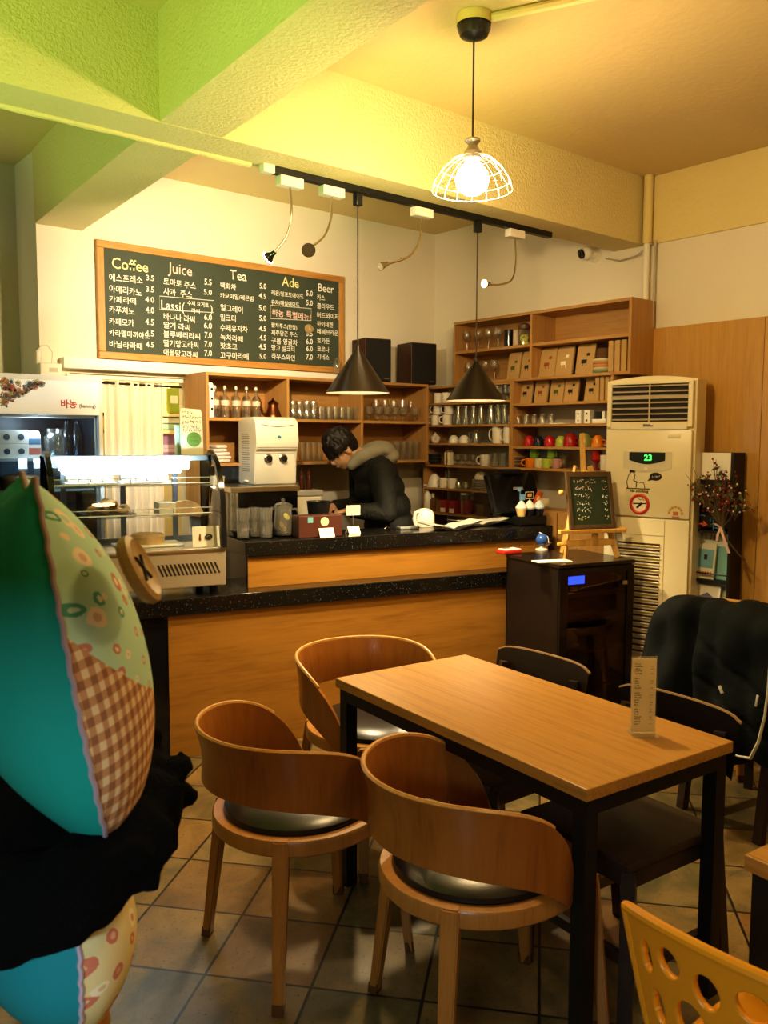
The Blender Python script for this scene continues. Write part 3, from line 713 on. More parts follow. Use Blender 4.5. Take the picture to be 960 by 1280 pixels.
single('wall_trinket', cone(cone(new(), (0, 0, 0), (0, -.012, 0), .030, .028, 20), (.012, -.012, 0), (.014, -.020, .004), .024, .018, 16), base('trinket_wood', (.42, .32, .15), .5), 'round wooden trinket hanging on the chalkboard beside the Ade prices', 'ornament', q)
q = ony(410, 452, YB-.034)
t2 = thing('fairy_light', 'small clear glass bulb ornament on the lower right chalkboard corner', 'ornament', (q.x+.03, YB-.095, 1.9855))
obj('bulb', lathe(new(), [(0, 0), (.018, .0), (.028, .03), (.03, .06), (.02, .085), (.018, .1)], 16), GLASSM, t2)
# ---------------------------------------------------------------- pantry doorway: curtain, shelf and packages
t = thing('curtain', 'cream curtain hanging on a rod in the doorway left of the shelf', 'curtain', (1.71, 4.835, 0))
obj('rod', tube(new(), [(-.01, 0, 1.865), (.694, 0, 1.855)], .006, 8), BLACKM, t)
cb = new(); rows = []
cx0, cx1 = ony(130, 500, 4.835).x-1.71, ony(204, 500, 4.835).x-1.71
for j in range(13):
    z = 1.875-j*1.86/12
    rows.append([(cx0+(cx1-cx0)*i/72, .018*math.sin(i*.72+.4*math.sin(j*.5))*(.5+.5*min(1, j/3))+.008*math.sin(i*.31), z) for i in range(73)])
sweep_sheet(cb, rows); CURT = base('cream_linen', (.88, .77, .60), .9)
obj('cloth', cb, CURT, t, recalc=False)
t = thing('storage_rack', 'white storage rack standing inside the pantry doorway', 'rack', (2.10, 5.14, 0))
for z in (.75, 1.05, 1.352, 1.598, 1.705): obj('shelf_board', bx(0, .75, 0, .35, z-.02, z), NICHE, t, smooth=False)
for x in (0, .73): obj('upright', bx(x, x+.02, .001, .35, 0, 1.705), NICHE, t, smooth=False)
def nic(px, z): q = ony(px, 520, 5.2); q.z = z+.0005; return q
q = nic(221, 1.705)
t = thing('snack_pouch', 'green stand-up snack pouch on top of the pantry rack', 'pouch', q, 0)
obj('pouch', box(new(), (0, 0, .085), (.13, .05, .17), bev=.015), base('green_foil', (.30, .40, .03), .35), t); obj('label', box(new(), (-.03, -.026, .09), (.05, .002, .05)), PAPER, t, smooth=False)
q = nic(216, 1.598); q.y = 5.24
for k, (dx, c) in enumerate([(0, (.45, .70, .58)), (.005, (.80, .84, .70))]):
    single('napkin_pack', box(new(), (0, 0, .0205), (.19, .14, .04), bev=.012), base('pack_%d' % k, c, .45), ['lower teal', 'upper white'][k]+' soft napkin pack below the green pouch', 'packet', q+Vector((dx, 0, .0415*k)))
q = nic(210, 1.352); q.y = 5.23
t = thing('photo_box', 'purple printed photo box on the pantry rack beside the case light', 'box', q, 0)
obj('carton', box(new(), (0, 0, .11), (.16, .08, .22), bev=.003), floral('purple_print', (.42, .24, .42), (.72, .55, .70), (.30, .12, .30), (.62, .45, .62), 14), t, smooth=False)

# ---------------------------------------------------------------- drinks fridge at far left
FY = 4.40; fx0, fx1 = 1.12, 1.737
t = thing('drinks_fridge', 'white glass-door drinks fridge with flower pattern header at far left', 'fridge', (fx0, FY, 0))
W = fx1-fx0
FRW = base('fridge_white', (.82, .80, .72), .35)
b = new(); bx(0, .03, .03, .36, .05, 1.86, bm=b); bx(W-.03, W, .03, .36, .05, 1.86, bm=b); bx(0, W, .34, .36, .05, 1.86, bm=b); bx(0, W, .03, .36, 1.65, 1.86, bm=b); bx(0, W, .03, .36, .0, .12, bm=b)
obj('cabinet', b, FRW, t, smooth=False)
zg = ony(60, 518, FY).z
HEAD = base('header_white', (.86, .84, .76), .4, Emission_Color=(1, .95, .8, 1), Emission_Strength=.15)
hd = obj('header_panel', bx(.018, W-.018, -.004, .03, zg, 1.835, .002), HEAD, t, smooth=False)
b = new(); bx(0, .02, 0, .028, .12, 1.86, bm=b); bx(W-.02, W, 0, .028, .12, 1.86, bm=b); bx(.02, W-.02, 0, .028, 1.835, 1.86, bm=b); bx(.02, W-.02, 0, .028, .12, .15, bm=b)
dr = obj('door', b, FRW, t, smooth=False)
obj('door_glass', bx(.02, W-.02, .010, .014, .15, zg-.001), glass('fridge_glass', (.72, .78, .82), .05, .01), dr, smooth=False)
obj('lining', bx(.031, W-.031, .325, .339, .12, 1.65), base('fridge_dark', (.015, .022, .03), .4), t, smooth=False)
b = new(); bx(.0305, .0335, .04, .33, .13, 1.65, bm=b); bx(W-.0335, W-.0305, .04, .33, .13, 1.65, bm=b); obj('side_lining', b, base('fridge_dark_side', (.03, .045, .06), .3), t, smooth=False)
zs1, zs2 = ony(60, 573, FY+.05).z, ony(60, 612, FY+.05).z
for z in (zs1, zs2, zs2-.3): obj('shelf', bx(.034, W-.034, .05, .32, z-.012, z), base('shelf_white_%d' % int(z*100), (.5, .52, .5), .4), t, smooth=False)
# flower pattern, lettering on header
rr = random.Random(3)
for k, c in enumerate([(.16, .30, .32), (.30, .14, .08), (.52, .10, .06), (.40, .30, .10), (.12, .10, .08)]):
    b = new()
    for i in range(30):
        u = rr.random()**1.3; v = rr.random()
        x = .115+u*.235*(1-v*.3); z = 1.825-v*(1.82-zg)*.93*(1-u*.85)
        r = rr.uniform(.002, .010)
        cone(b, (x, -.0041-.0003*k, z), (x, -.0048-.0003*k, z), r, r, 12)
        if r > .008: tube(b, [(x+r*1.5*math.cos(a), -.0046, z+r*1.5*math.sin(a)) for a in [j*PI/5 for j in range(10)]], .0012, 4, True)
    obj('flower_pattern', b, base('print_%d' % k, c, .7), hd, smooth=False)
b = new(); q = ony(75, 505.5, FY); text(b, '바농', .046, Matrix.Translation((q.x-fx0, -.0046, q.z)) @ FRONT, off=.0012); obj('header_lettering', b, base('sign_red', (.55, .06, .015), .6), hd, smooth=False, recalc=False)
b = new(); q = ony(98.5, 507.5, FY); text(b, '(banong)', .0245, Matrix.Translation((q.x-fx0, -.0046, q.z)) @ FRONT, off=.0006); obj('header_lettering', b, base('sign_brown', (.12, .05, .03), .6), hd, smooth=False, recalc=False)
def fr(px, z, dy=.12): q = ony(px, 560, FY+dy); return Vector((q.x, FY+dy, z+.0006))
for k, px in enumerate([6, 24]):
    for lv in range(2):
        t2 = thing('milk_carton', ['lower','upper'][lv]+' white milk carton, '+['left','right'][k]+' stack on the fridge top shelf', 'carton', fr(px, zs1+.072*lv), 0, 'white milk cartons in the fridge')
        obj('body', box(new(), (0, 0, .0355), (.072, .07, .071), bev=.003), PAPER, t2, smooth=False)
        obj('printed_mark', cone(new(), (0, -.0351, .035), (0, -.0362, .035), .016, .016, 14), base('milk_blue', (.05, .09, .12), .6), t2)
t2 = thing('milk_carton', 'tall carton with blue and red print right of the white cartons', 'carton', fr(41, zs1), 0)
obj('body', prism(box(new(), (0, 0, .055), (.062, .06, .11)), [(-.03, .11), (.03, .11), (.004, .138), (-.004, .138)], .062, Matrix.Translation((-.031, 0, 0)) @ Matrix(((0,0,1,0),(1,0,0,0),(0,1,0,0),(0,0,0,1)))), PAPER, t2, smooth=False)
obj('printed_band', box(new(), (0, -.0305, .085), (.058, .001, .03)), base('milk_navy', (.10, .20, .30), .6), t2); obj('printed_band', box(new(), (0, -.0305, .035), (.058, .001, .035)), base('milk_red', (.55, .16, .12), .6), t2)
single('glass_jug', g_jar(.15, .055), GLASSM, 'clear glass jug on the fridge top shelf', 'jug', fr(69, zs1, .1))
for k, px in enumerate([84, 96]): single('water_bottle', lathe(new(), [(0, 0), (.03, 0), (.03, .13), (.014, .165), (.014, .19), (0, .19)], 16), glass('blue_glass_%d' % k, (.45, .6, .75), .1), ORD[k]+' blue tinted bottle from left in the fridge', 'bottle', fr(px, zs1, .2), group='blue bottles in the fridge')
t2 = thing('cake', 'brown layered cake on the fridge second shelf', 'cake', fr(25, zs2))
obj('sponge', lathe(new(), [(0, 0), (.085, 0), (.085, .05), (0, .05)], 24), base('cake_sponge', (.42, .20, .07), .8), t2); obj('icing', lathe(new(), [(.087, .05), (.088, .065), (.07, .074), (0, .075)], 24), base('cake_icing', (.66, .42, .2), .6), t2)
q = ony(62, 462, 4.55); 
t = thing('modem', 'small white box with looped cable on top of the fridge', 'router', (q.x, 4.55, 1.861))
obj('body', box(new(), (0, 0, .035), (.11, .05, .07), bev=.004), PLASTW, t, smooth=False)
obj('label', box(new(), (.012, -.0256, .035), (.045, .001, .022)), base('grey_label', (.6, .56, .48), .6), t)
obj('plug', box(new(), (-.045, .03, .10), (.03, .03, .075), bev=.006), PLASTW, t)
obj('cable', tube(new(), [(.02, .02, .06), (.025, .02, .13), (0, .02, .165), (-.03, .025, .16), (-.05, .03, .13)], .004, 8), PLASTW, t)

# ---------------------------------------------------------------- water dispenser on dark cabinet
q = onz(318, 607, 1.275)
t = thing('ice_cabinet', 'black cabinet with steel edged top under the water dispenser', 'cabinet', (q.x-.16, q.y-.03, 0), rad(-9))
obj('carcass', bx(-.03, .37, -.07, .33, 0, 1.245, .003), BLACKG, t, smooth=False); obj('top', bx(-.04, .38, -.08, .335, 1.245, 1.275, .003), STEEL, t, smooth=False)
t = thing('water_dispenser', 'white countertop water dispenser with two black taps', 'dispenser', (q.x, q.y+.0, 1.2755), rad(-9))
DW, DH = .265, .395
b = new(); pr = [(0, 0), (.0, .19), (-.035, .215), (-.045, .26), (-.03, .37), (.01, DH), (.25, DH), (.25, 0)]
prism(b, pr, DW, Matrix(((0,0,1,0),(1,0,0,0),(0,1,0,0),(0,0,0,1))))
bmesh.ops.bevel(b, geom=b.edges[:], offset=.007, segments=3, affect='EDGES')
obj('body', b, base('dispenser_white', (.84, .80, .66), .3), t)
for k in (0, 1):
    d = obj('tap', lathe(new(), [(0, 0), (.024, 0), (.026, .008), (.020, .012), (0, .012)], 18, m=stood(.085+.095*k, 0, .155)), CHROME, t); obj('nozzle', lathe(new(), [(0, .012), (.019, .012), (.017, .030), (0, .032)], 16, m=stood(.085+.095*k, 0, .155)), BLACKP, d)
obj('side_vents', (lambda bb: [box(bb, (-.0005, .13, .08+.0135*k), (.002, .11, .004)) for k in range(17)] and bb)(new()), base('vent_grey', (.36, .33, .25), .6), t, smooth=False)
obj('lid_seam', tube(new(), [(.03, -.0365, .352), (.08, -.0385, .345), (DW/2, -.040, .340), (DW-.08, -.0385, .345), (DW-.03, -.0365, .352)], .0016, 5), base('seam_grey', (.3, .27, .2), .6), t)
b = new(); cone(b, (.14, -.041, .275), (.14, -.0435, .275), .014, .012, 16); obj('logo_badge', b, base('badge_teal', (.03, .22, .24), .4), t)
q = onz(309, 605, 1.2755)
for i, (px, py, r, h, dy, lab) in enumerate([(302, 604, .045, .05, -.0, 'cream plastic tub on the black cabinet left of the dispenser')]):
    single('plastic_tub', lathe(new(), [(0, 0), (r*.9, 0), (r, h), (r*.95, h), (r*.86, .006), (0, .006)], 20), CREAM, lab, 'tub', Vector((q.x-.185, q.y+.03, 1.276)))
b = new(); bmesh.ops.create_grid(b, x_segments=24, y_segments=10, size=.5)
for v in b.verts: v.co = Vector((v.co.x*.30, v.co.y*.045, .014+.012*math.cos(v.co.x*3)+.007*RND.random()))
q2 = onz(335, 609, 1.276)
o = baked('dish_towel', b, base('white_towel', (.86, .84, .74), .95), None, sub=1, solid=.012, recalc=False); tag(o, 'crumpled white towel in front of the water dispenser', 'towel'); o.location = (q.x+.10, q.y-.075, 1.2762); o.rotation_euler = (0, 0, rad(-9))
# ---------------------------------------------------------------- bar counter
CROT = rad(-12.196); CP = Vector((1.913, 3.707, 0))
CD = Vector((math.cos(CROT), math.sin(CROT), 0)); CN = Vector((-CD.y, CD.x, 0))
def kk(px, py, z, dz=.0006):          # a point of the counter top seen at (px, py)
    q = onz(px, py, z); q.z = z+dz; return q
t = thing('bar_counter', 'long wooden bar counter with black granite tops and raised back ledge', 'counter', CP, CROT)
obj('front_panel', bx(-.148, 2.20, 0, .02, .0, .706, .001), COUNTERW, t, smooth=False)
obj('carcass', bx(-.62, 2.20, .02, .14, 0, .706, .001), BLACKG, t, smooth=False)
obj('end_panel', bx(-.62, -.149, .006, .02, 0, .706, .001), BLACKG, t, smooth=False)
obj('counter_slab', bx(-.64, 2.22, -.022, .46, .706, .787, .004), GRANITE, t, smooth=False)
obj('riser_panel', bx(.29, 2.20, .12, .138, .787, .948, .001), COUNTERW, t, smooth=False)
obj('riser_carcass', bx(.285, 2.20, .138, .40, .787, .948, .001), BLACKG, t, smooth=False)
obj('upper_slab', bx(.272, 2.22, .10, .44, .948, 1.024, .004), GRANITE, t, smooth=False)
UT = 1.0245

# ---------------------------------------------------------------- cake display case
CZ = .832
q = onz(283, 731, CZ)
CW = .80
t = thing('cake_display_case', 'lit curved glass cake display case on the counter left end', 'display case', (q.x, q.y, CZ), CROT)
S2 = base('case_steel', (.66, .60, .48), .34, .7); _g = G(S2); _g.bump(_g.noise(_g.coord((60, 1, 1)), 3, 2), .05, .002)
CDEP = .36
obj('base', bx(-CW, 0, 0, CDEP, 0, .185, .006), S2, t, smooth=False)
for x in (-.05, -CW+.05):
    for y in (.05, CDEP-.05): obj('foot', cone(new(), (x, y, -.0445), (x, y, 0), .018, .02, 14), BLACKP, t)
b = new()
for k in range(15): prism(b, [(-.335+.0195*k, .118), (-.326+.0195*k, .118), (-.302+.0195*k, .062), (-.311+.0195*k, .062)], .002, stood(0, .0005, 0))
obj('vent_slots', b, INK, t, smooth=False)
prof = [(.008, .185), (.014, .30), (.028, .42), (.055, .51), (.10, .575), (.155, .612), (.22, .628), (.36, .63)]
def ring_frame(x0, x1, wd):
    b = new(); out = []; inn = []
    for i, (y, z) in enumerate(prof):
        a = prof[max(0, i-1)]; c = prof[min(len(prof)-1, i+1)]
        tt = Vector((c[0]-a[0], c[1]-a[1])).normalized(); nn = Vector((tt.y, -tt.x))
        out.append((y-nn.x*0, z-nn.y*0)); inn.append((y-nn.x*wd, z-nn.y*wd))
    for i in range(len(out)): pass
    poly = [(y, z) for y, z in out] + [(.36, .185), (.335, .185), (.335, .63-wd)] + [(y, z) for y, z in inn[:-1]][::-1] 
    prism(b, poly, x1-x0, Matrix.Translation((x0, 0, 0)) @ Matrix(((0,0,1,0),(1,0,0,0),(0,1,0,0),(0,0,0,1))))
    return b
obj('side_frame', ring_frame(-.024, 0, .026), BLACKG, t); obj('side_frame', ring_frame(-CW, -CW+.024, .026), BLACKG, t)
def side_pane(x):
    b = new(); poly = [(y+.01, z-.012) for y, z in prof[1:-1]] + [(.33, .60), (.33, .20), (.03, .20)]
    b.faces.new([b.verts.new((x, y, z)) for y, z in poly]); return b
obj('side_glass', side_pane(-.012), PANE, t, smooth=False, recalc=False); obj('side_glass', side_pane(-CW+.012), PANE, t, smooth=False, recalc=False)
b = new(); sweep_sheet(b, [[(x, y+.004, z-.004) for x in (-CW+.024, -.024)] for y, z in prof[:-2]]); obj('front_glass', b, PANE, t, recalc=False)
obj('top_cap', bx(-CW+.024, -.024, .20, .36, .605, .63, .003), base('case_cap', (.25, .33, .38), .3), t, smooth=False)
for x in (-.16, -.42, -CW+.1): obj('rear_post', bx(x-.012, x+.012, .335, .355, .185, .61), base('case_post', (.10, .12, .14), .4), t, smooth=False)
obj('rear_rail', bx(-CW+.024, -.024, .338, .352, .185, .215), base('case_post2', (.10, .12, .14), .4), t, smooth=False)
WIRE = base('shelf_wire', (.75, .80, .82), .2, .8)
for z, y0 in ((.49, .085), (.345, .055)):
    sh = obj('glass_shelf', bx(-CW+.028, -.05, y0, .33, z-.006, z), PANE, t, smooth=False)
    b = new(); tube(b, [(-CW+.03, y0, z+.035), (-.05, y0, z+.035)], .0025, 6); tube(b, [(-CW+.03, y0, z+.008), (-.05, y0, z+.008)], .004, 6)
    for x in (-.05, -.24, -.43, -.62, -CW+.03): tube(b, [(x, y0, z), (x, y0, z+.035)], .0022, 6)
    obj('rail', b, WIRE, sh)
obj('light_tube', cone(new(), (-CW+.06, .14, .585), (-.14, .14, .585), .018, .018, 16), emit('case_tube', (.66, .86, 1), 60), t)
obj('glow_block', bx(-CW+.07, -.18, .115, .16, .545, .576, .012), emit('case_glow', (.70, .88, 1), 16), t)  # added emissive block, stands in for lens bloom around the tube
obj('case_lip', bx(-CW+.002, -.002, -.004, .012, .165, .188, .003), STEEL, t)
obj('lamp_fitting', bx(-CW+.05, -.13, .125, .155, .604, .607), PLASTW, t, smooth=False)
# things in the case
def cs(x, y, z): v = Vector((q.x, q.y, CZ)); return v + CD*x + CN*y + Vector((0, 0, z+.0006))
PASTRY = base('pastry', (.62, .40, .16), .7); _g = G(PASTRY); _g.col(_g.mix(_g.noise(_g.coord(), 40, 3), (.50, .27, .08), (.74, .55, .28)))
CARD = base('card_white', (.86, .80, .62), .7)
for k, x in enumerate((-.60, -.34)):
    tp = thing('cake_platter', ['left', 'right'][k]+' white platter of wrapped cakes on top shelf of the case', 'platter', cs(x, .21, .49), CROT, 'cake platters on the top shelf')
    obj('platter', bx(-.115, .115, -.09, .09, 0, .018, .006), CERAM, tp)
    b = new()
    for i in range(4): box(b, (-.08+.053*i, 0, .033), (.046, .13, .028), bev=.008)
    obj('cakes', b, base('wrapped_cake_%d' % k, (.84, .78, .62), .5), tp)
tp = thing('pastry_tray', 'dark tray holding twisted pastry rolls on middle shelf of the case', 'tray', cs(-.52, .20, .345), CROT)
obj('tray', bx(-.12, .12, -.09, .09, 0, .012, .004), BLACKP, tp)
for i, (x, y, rz) in enumerate([(-.045, 0, .3), (.05, .01, -.35), (0, -.04, 1.2)]):
    b = new(); tube(b, [(.045*math.cos(a)*(1-.3*(j % 2)*.2), .028*math.sin(a), .016+.01*math.sin(2*a)) for j, a in enumerate([k*2*PI/18 for k in range(18)])], .014, 8, True)
    single('pastry', b, PASTRY, ['left','right','front'][i]+' twisted pastry roll on the dark tray in the case', 'pastry', cs(-.52+x, .20+y, .3575+(.0 if i < 2 else .031)), CROT+rz, 'twisted pastries in the case')
tp = thing('cream_cake', 'slice of round cake in white box on middle shelf of the case', 'cake', cs(-.19, .19, .345), CROT)
obj('box', bx(-.10, -.02, -.06, .06, 0, .055, .002), CARD, tp, smooth=False)
b = new(); prism(b, [(.085*math.cos(a), .062*math.sin(a)) for a in [PI*k/14 for k in range(15)]], .05, Matrix.Translation((.04, .025, 0)) @ Euler((PI/2, 0, 0)).to_matrix().to_4x4()); obj('sponge', b, PASTRY, tp, smooth=False)
tp = thing('cake_board', 'flat cake on a board at the bottom of the case', 'cake', cs(-.33, .22, .1855), CROT)
obj('board', bx(-.16, .16, -.09, .09, 0, .012, .003), CARD, tp, smooth=False); obj('cake', lathe(new(), [(0, .0125), (.08, .0125), (.084, .05), (.07, .062), (0, .066)], 24), PASTRY, tp)
tp = thing('price_card', 'cream card with small pictures inside the case lower right corner', 'sign', cs(-.085, .045, .186), CROT)
obj('card', box(new(), (0, 0, .052), (.135, .003, .10), (rad(-6), 0, 0)), CARD, tp, smooth=False)
b = new(); cone(b, (-.03, -.003, .035), (-.03, -.003, .065), .006, .003, 8); obj('printed_mark', b, base('card_red', (.45, .05, .02), .6), tp)
b = new(); tube(b, [(.012+.016*math.cos(a), -.0065, .05+.011*math.sin(a)) for a in [k*PI/6 for k in range(12)]], .003, 5, True); tube(b, [(.0, -.006, .046), (.026, -.006, .053)], .003, 5); obj('printed_mark', b, INK, tp)
# signs standing on the case
tp = thing('shop_sign', 'tall cream sign card with green disc standing on the display case', 'sign', cs(-.085, .26, .6305), CROT)
b = new(); prism(b, [(-.062, 0), (.052, 0), (.048, .20), (.040, .228), (-.058, .235), (-.064, .225)], .004, stood(0, 0, 0)); obj('card', b, base('sign_cream', (.80, .76, .50), .7), tp, smooth=False)
b = new(); cone(b, (.004, -.0042, .078), (.004, -.0056, .078), .037, .037, 28); obj('green_disc', b, base('sign_green', (.16, .32, .06), .7), tp)
b = new()
for z, w in ((.215, .05), (.190, .085), (.165, .09), (.142, .07), (.126, .09)): scribble(b, w, .012, stood(-.052 if z < .2 else -.055, -.0047, z), .0011)
for z in (.088, .072): scribble(b, .045, .008, stood(-.018, -.0062, z), .0008)
obj('handwriting', b, base('sign_ink', (.06, .10, .04), .7), tp, smooth=False)
tp = thing('shop_sign', 'pale mint card standing behind the tall cream sign', 'sign', cs(-.115, .29, .6305), CROT)
b = new(); prism(b, [(-.055, 0), (.05, 0), (.05, .145), (-.055, .15)], .003, stood(0, 0, 0)); obj('card', b, base('sign_mint', (.55, .74, .58), .7), tp, smooth=False)

# ---------------------------------------------------------------- things on the bar counter
tp = thing('serving_tray', 'black raised-rim tray under the water glasses on the bar', 'tray', kk(333, 668, UT), CROT)
b = new(); bx(-.20, .20, -.065, .065, 0, .008, .003, bm=b)
for s in (-1, 1): box(b, (0, s*.068, .017), (.42, .006, .032), (s*-.25, 0, 0), .002); box(b, (s*.207, 0, .02), (.006, .13, .038), (0, s*.5, 0), .002)
obj('tray', b, BLACKG, tp, smooth=False)
TZ = UT+.0085
WG = row('water_glass', g_tumbler(.075, .034, .030), GLASST, '{} water glass from left at the bottom on the black tray', 'glass', 'water glasses on the bar tray', [kk(px, py, TZ) for px, py in [(291, 669), (304, 672), (319, 670), (333, 671)]])
for i, (px, py, k) in enumerate([(291, 669, 1), (291, 669, 2), (304, 672, 1), (319, 670, 1), (333, 671, 1)]):
    o = WG.copy(); COL.objects.link(o); o.location = kk(px, py, TZ) + Vector((0, 0, .0762*k)); o['label'] = ['water glass stacked second in the tall left stack on the bar', 'water glass topmost in the tall left stack on the bar', 'upper water glass of the stack in front of the bottle', 'upper water glass of the stack left of the pitcher', 'upper water glass of the stack touching the pitcher'][i]
tp = thing('oil_bottle', 'clear bottle with steel pourer behind the stacked water glasses', 'bottle', kk(306, 666, UT) + CN*.135, CROT)
obj('body', lathe(new(), [(0, 0), (.028, 0), (.030, .10), (.024, .125), (.012, .15), (.011, .17)], 16), GLASST, tp)
obj('pourer', lathe(new(), [(.012, .17), (.010, .185), (.006, .20), (.005, .235), (0, .236)], 12), CHROME, tp)
tp = thing('water_pitcher', 'glass water pitcher with lemon slices and knob lid on the tray', 'pitcher', kk(357, 669, TZ) + CN*.035, CROT)
obj('body', lathe(new(), [(0, 0), (.052, 0), (.055, .008), (.052, .08), (.046, .13), (.048, .15), (.046, .15), (.043, .13), (.049, .08), (.052, .01), (0, .006)], 24), GLASST, tp)
ld = obj('lid', lathe(new(), [(.050, .150), (.046, .162), (.030, .170), (.008, .173)], 20), GLASST, tp); obj('knob', ball(new(), (0, 0, .184), .011, 12), GLASST, ld)
obj('handle', tube(new(), [(.048, 0, .135), (.075, 0, .135), (.090, 0, .11), (.088, 0, .06), (.080, 0, .03), (.054, 0, .025)], .006, 8), GLASST, tp)
obj('spout', prism(new(), [(-.02, 0), (.02, 0), (0, .028)], .02, Matrix.Translation((-.044, 0, .132)) @ Matrix.Rotation(rad(90), 4, 'Z')), GLASST, tp, smooth=False)
obj('water', lathe(new(), [(0, .009), (.050, .011), (.0485, .08), (.0455, .105), (0, .105)], 20), glass('water', (.93, .92, .80), .04), tp)
for i, (x, y, z, a) in enumerate([(.012, -.012, .095, .7), (-.014, -.01, .05, 1.0), (.0, .01, .03, .3)]):
    obj('lemon_slice', cone(new(), (x, y, z), (x+.004*math.sin(a), y-.004, z+.004*math.cos(a)), .021, .021, 18), base('lemon_%d' % i, (.62, .58, .05) if i == 0 else (.30, .20, .06), .5), tp)
tp = thing('menu_box', 'brown box with stickers behind the card stand on the bar', 'box', kk(403, 672, UT) + CN*.07, CROT)
BROWN = base('brown_box', (.075, .022, .012), .45)
b = new(); bx(-.125, .125, -.05, .05, 0, .115, .003, bm=b); obj('box', b, BROWN, tp, smooth=False)
obj('sticker', bx(-.075, -.045, -.0512, -.0504, .078, .108), base('teal_sticker', (.14, .36, .34), .6), tp); obj('sticker', cone(new(), (.022, -.0504, .082), (.022, -.0516, .082), .024, .024, 20), base('beige_sticker', (.66, .55, .34), .6), tp)
def tent_card(label, p, w, h, rz=CROT, mat=CARD, marks=True):
    tc = thing('table_card', label, 'sign', p, rz)
    b = new(); prism(b, [(-.028, 0), (-.024, 0), (0, h), (.0, h+.002), (-.003, h)], w, Matrix.Translation((-w/2, 0, 0)) @ Matrix(((0,0,1,0),(1,0,0,0),(0,1,0,0),(0,0,0,1))))
    prism(b, [(.028, 0), (.024, 0), (0, h)], w, Matrix.Translation((-w/2, 0, 0)) @ Matrix(((0,0,1,0),(1,0,0,0),(0,1,0,0),(0,0,0,1))))
    obj('card', b, mat, tc, smooth=False)
    if marks: b = new(); scribble(b, w*.6, h*.2, Matrix.Translation((-w*.3, -.0165, h*.5)) @ Euler((PI/2-.42, 0, 0)).to_matrix().to_4x4(), .0008); obj('handwriting', b, INK, tc, smooth=False)
    return tc
tent_card('folded cream name card leaning in front of the brown box', kk(407, 671, UT), .085, .055)
tent_card('low white folded card right of the brown box', kk(443, 667, UT) + CN*.02, .07, .036, marks=False)
tp = thing('card_holder', 'cream card on a thin wire stand in front of the barista', 'sign', kk(446, 664, UT) + CN*.05, CROT)
obj('base', cone(new(), (0, 0, 0), (0, 0, .008), .018, .016, 16), PLASTW, tp); obj('wire', tube(new(), [(0, 0, .006), (0, 0, .10)], .0018, 6), CHROME, tp)
cd_ = obj('card', box(new(), (0, -.003, .115), (.088, .002, .058)), CARD, tp, smooth=False); b = new(); scribble(b, .05, .014, stood(-.025, -.0046, .115), .0009); obj('handwriting', b, base('gold_ink', (.40, .26, .08), .7), cd_)
tp = thing('waste_bin', 'black tapered bin behind the brown box on the bar', 'bin', kk(413, 668, UT) + CN*.165, CROT)
obj('bin', lathe(new(), [(0, 0), (.048, 0), (.066, .165), (.070, .168), (.066, .172), (.062, .165), (.045, .006), (0, .006)], 24), BLACKP, tp)
qq = kk(409, 665, UT)+CN*.50
tp = thing('ice_cream_tub', 'tall white bin with grey lid and flower print beside the barista', 'container', (qq.x+.03, qq.y-.01, 0), CROT)
obj('body', bx(-.115, .115, -.09, .09, 0, 1.20, .01), base('tub_white', (.82, .78, .64), .4), tp, smooth=False); obj('lid', bx(-.122, .122, -.097, .097, 1.20, 1.235, .006), base('tub_lid', (.45, .44, .40), .4), tp, smooth=False)
b = new()
for x, z in ((.07, 1.12), (.085, 1.09), (.065, 1.07), (.09, 1.14)): cone(b, (x, -.0903, z), (x, -.0912, z), .009, .009, 10)
obj('flower_print', b, base('tub_print', (.45, .18, .12), .6), tp)
q3 = Vector((qq.x+.03, qq.y-.01, 1.2356))
single('paper_cup', lathe(new(), [(0, 0), (.026, 0), (.036, .085), (.0375, .087), (.034, .085), (.024, .004), (0, .004)], 18), CERAM, 'white cup standing on the grey bin lid', 'cup', q3+CD*-.06)
for k in range(2):
    single('pepper_mill', lathe(new(), [(0, 0), (.020, 0), (.021, .02), (.014, .05), (.017, .075), (.012, .085), (.014, .10), (.004, .112), (.004, .13), (0, .131)], 14), base('mill_brown_%d' % k, (.07, .02, .012), .2), ['left', 'right'][k]+' dark brown mill on the grey bin lid', 'mill', q3+CD*(.015+.05*k), group='dark brown mills')
tp = thing('phone', 'grey flat card reader lying on the bar by the barista', 'phone', kk(510, 661, UT), CROT-.15)
obj('body', bx(-.06, .06, -.035, .035, 0, .016, .004), base('phone_grey', (.30, .30, .28), .3), tp, smooth=False); obj('screen', bx(-.055, .055, -.03, .03, .016, .0168), BLACKG, tp, smooth=False)
def open_menu(label, p, w, d, rz, lift=.02):
    tm = thing('menu_folder', label, 'menu', p, rz, 'open menu folders on the bar')
    b = new(); rows = [[(x, y, .003+lift*abs(x/w*2)**1.4) for x in [w*(-.5+i/16) for i in range(17)]] for y in (-d/2, d/2)]
    sweep_sheet(b, rows); bb = bmesh.ops.solidify(b, geom=b.faces[:], thickness=.005); obj('cover', b, BLACKP, tm)
    for s in (-1, 1):
        b = new(); rows = [[(s*w*(.008+.47*i/10), y, .012+lift*(i/10*.95)**1.4+.016*math.sin(PI*min(1, i/10*1.6))*(1-i/10)) for i in range(11)] for y in (-d/2+.008, d/2-.008)]
        sweep_sheet(b, rows); bmesh.ops.solidify(b, geom=b.faces[:], thickness=.004); obj('pages', b, PAPER, tm)
    return tm
open_menu('front open black menu folder with white pages on the bar', kk(560, 662, UT), .38, .15, CROT-.05, .045)
tm = open_menu('rear open black menu folder raised beside the register', kk(615, 660, UT) + CN*.165, .40, .16, CROT-.05, .035)
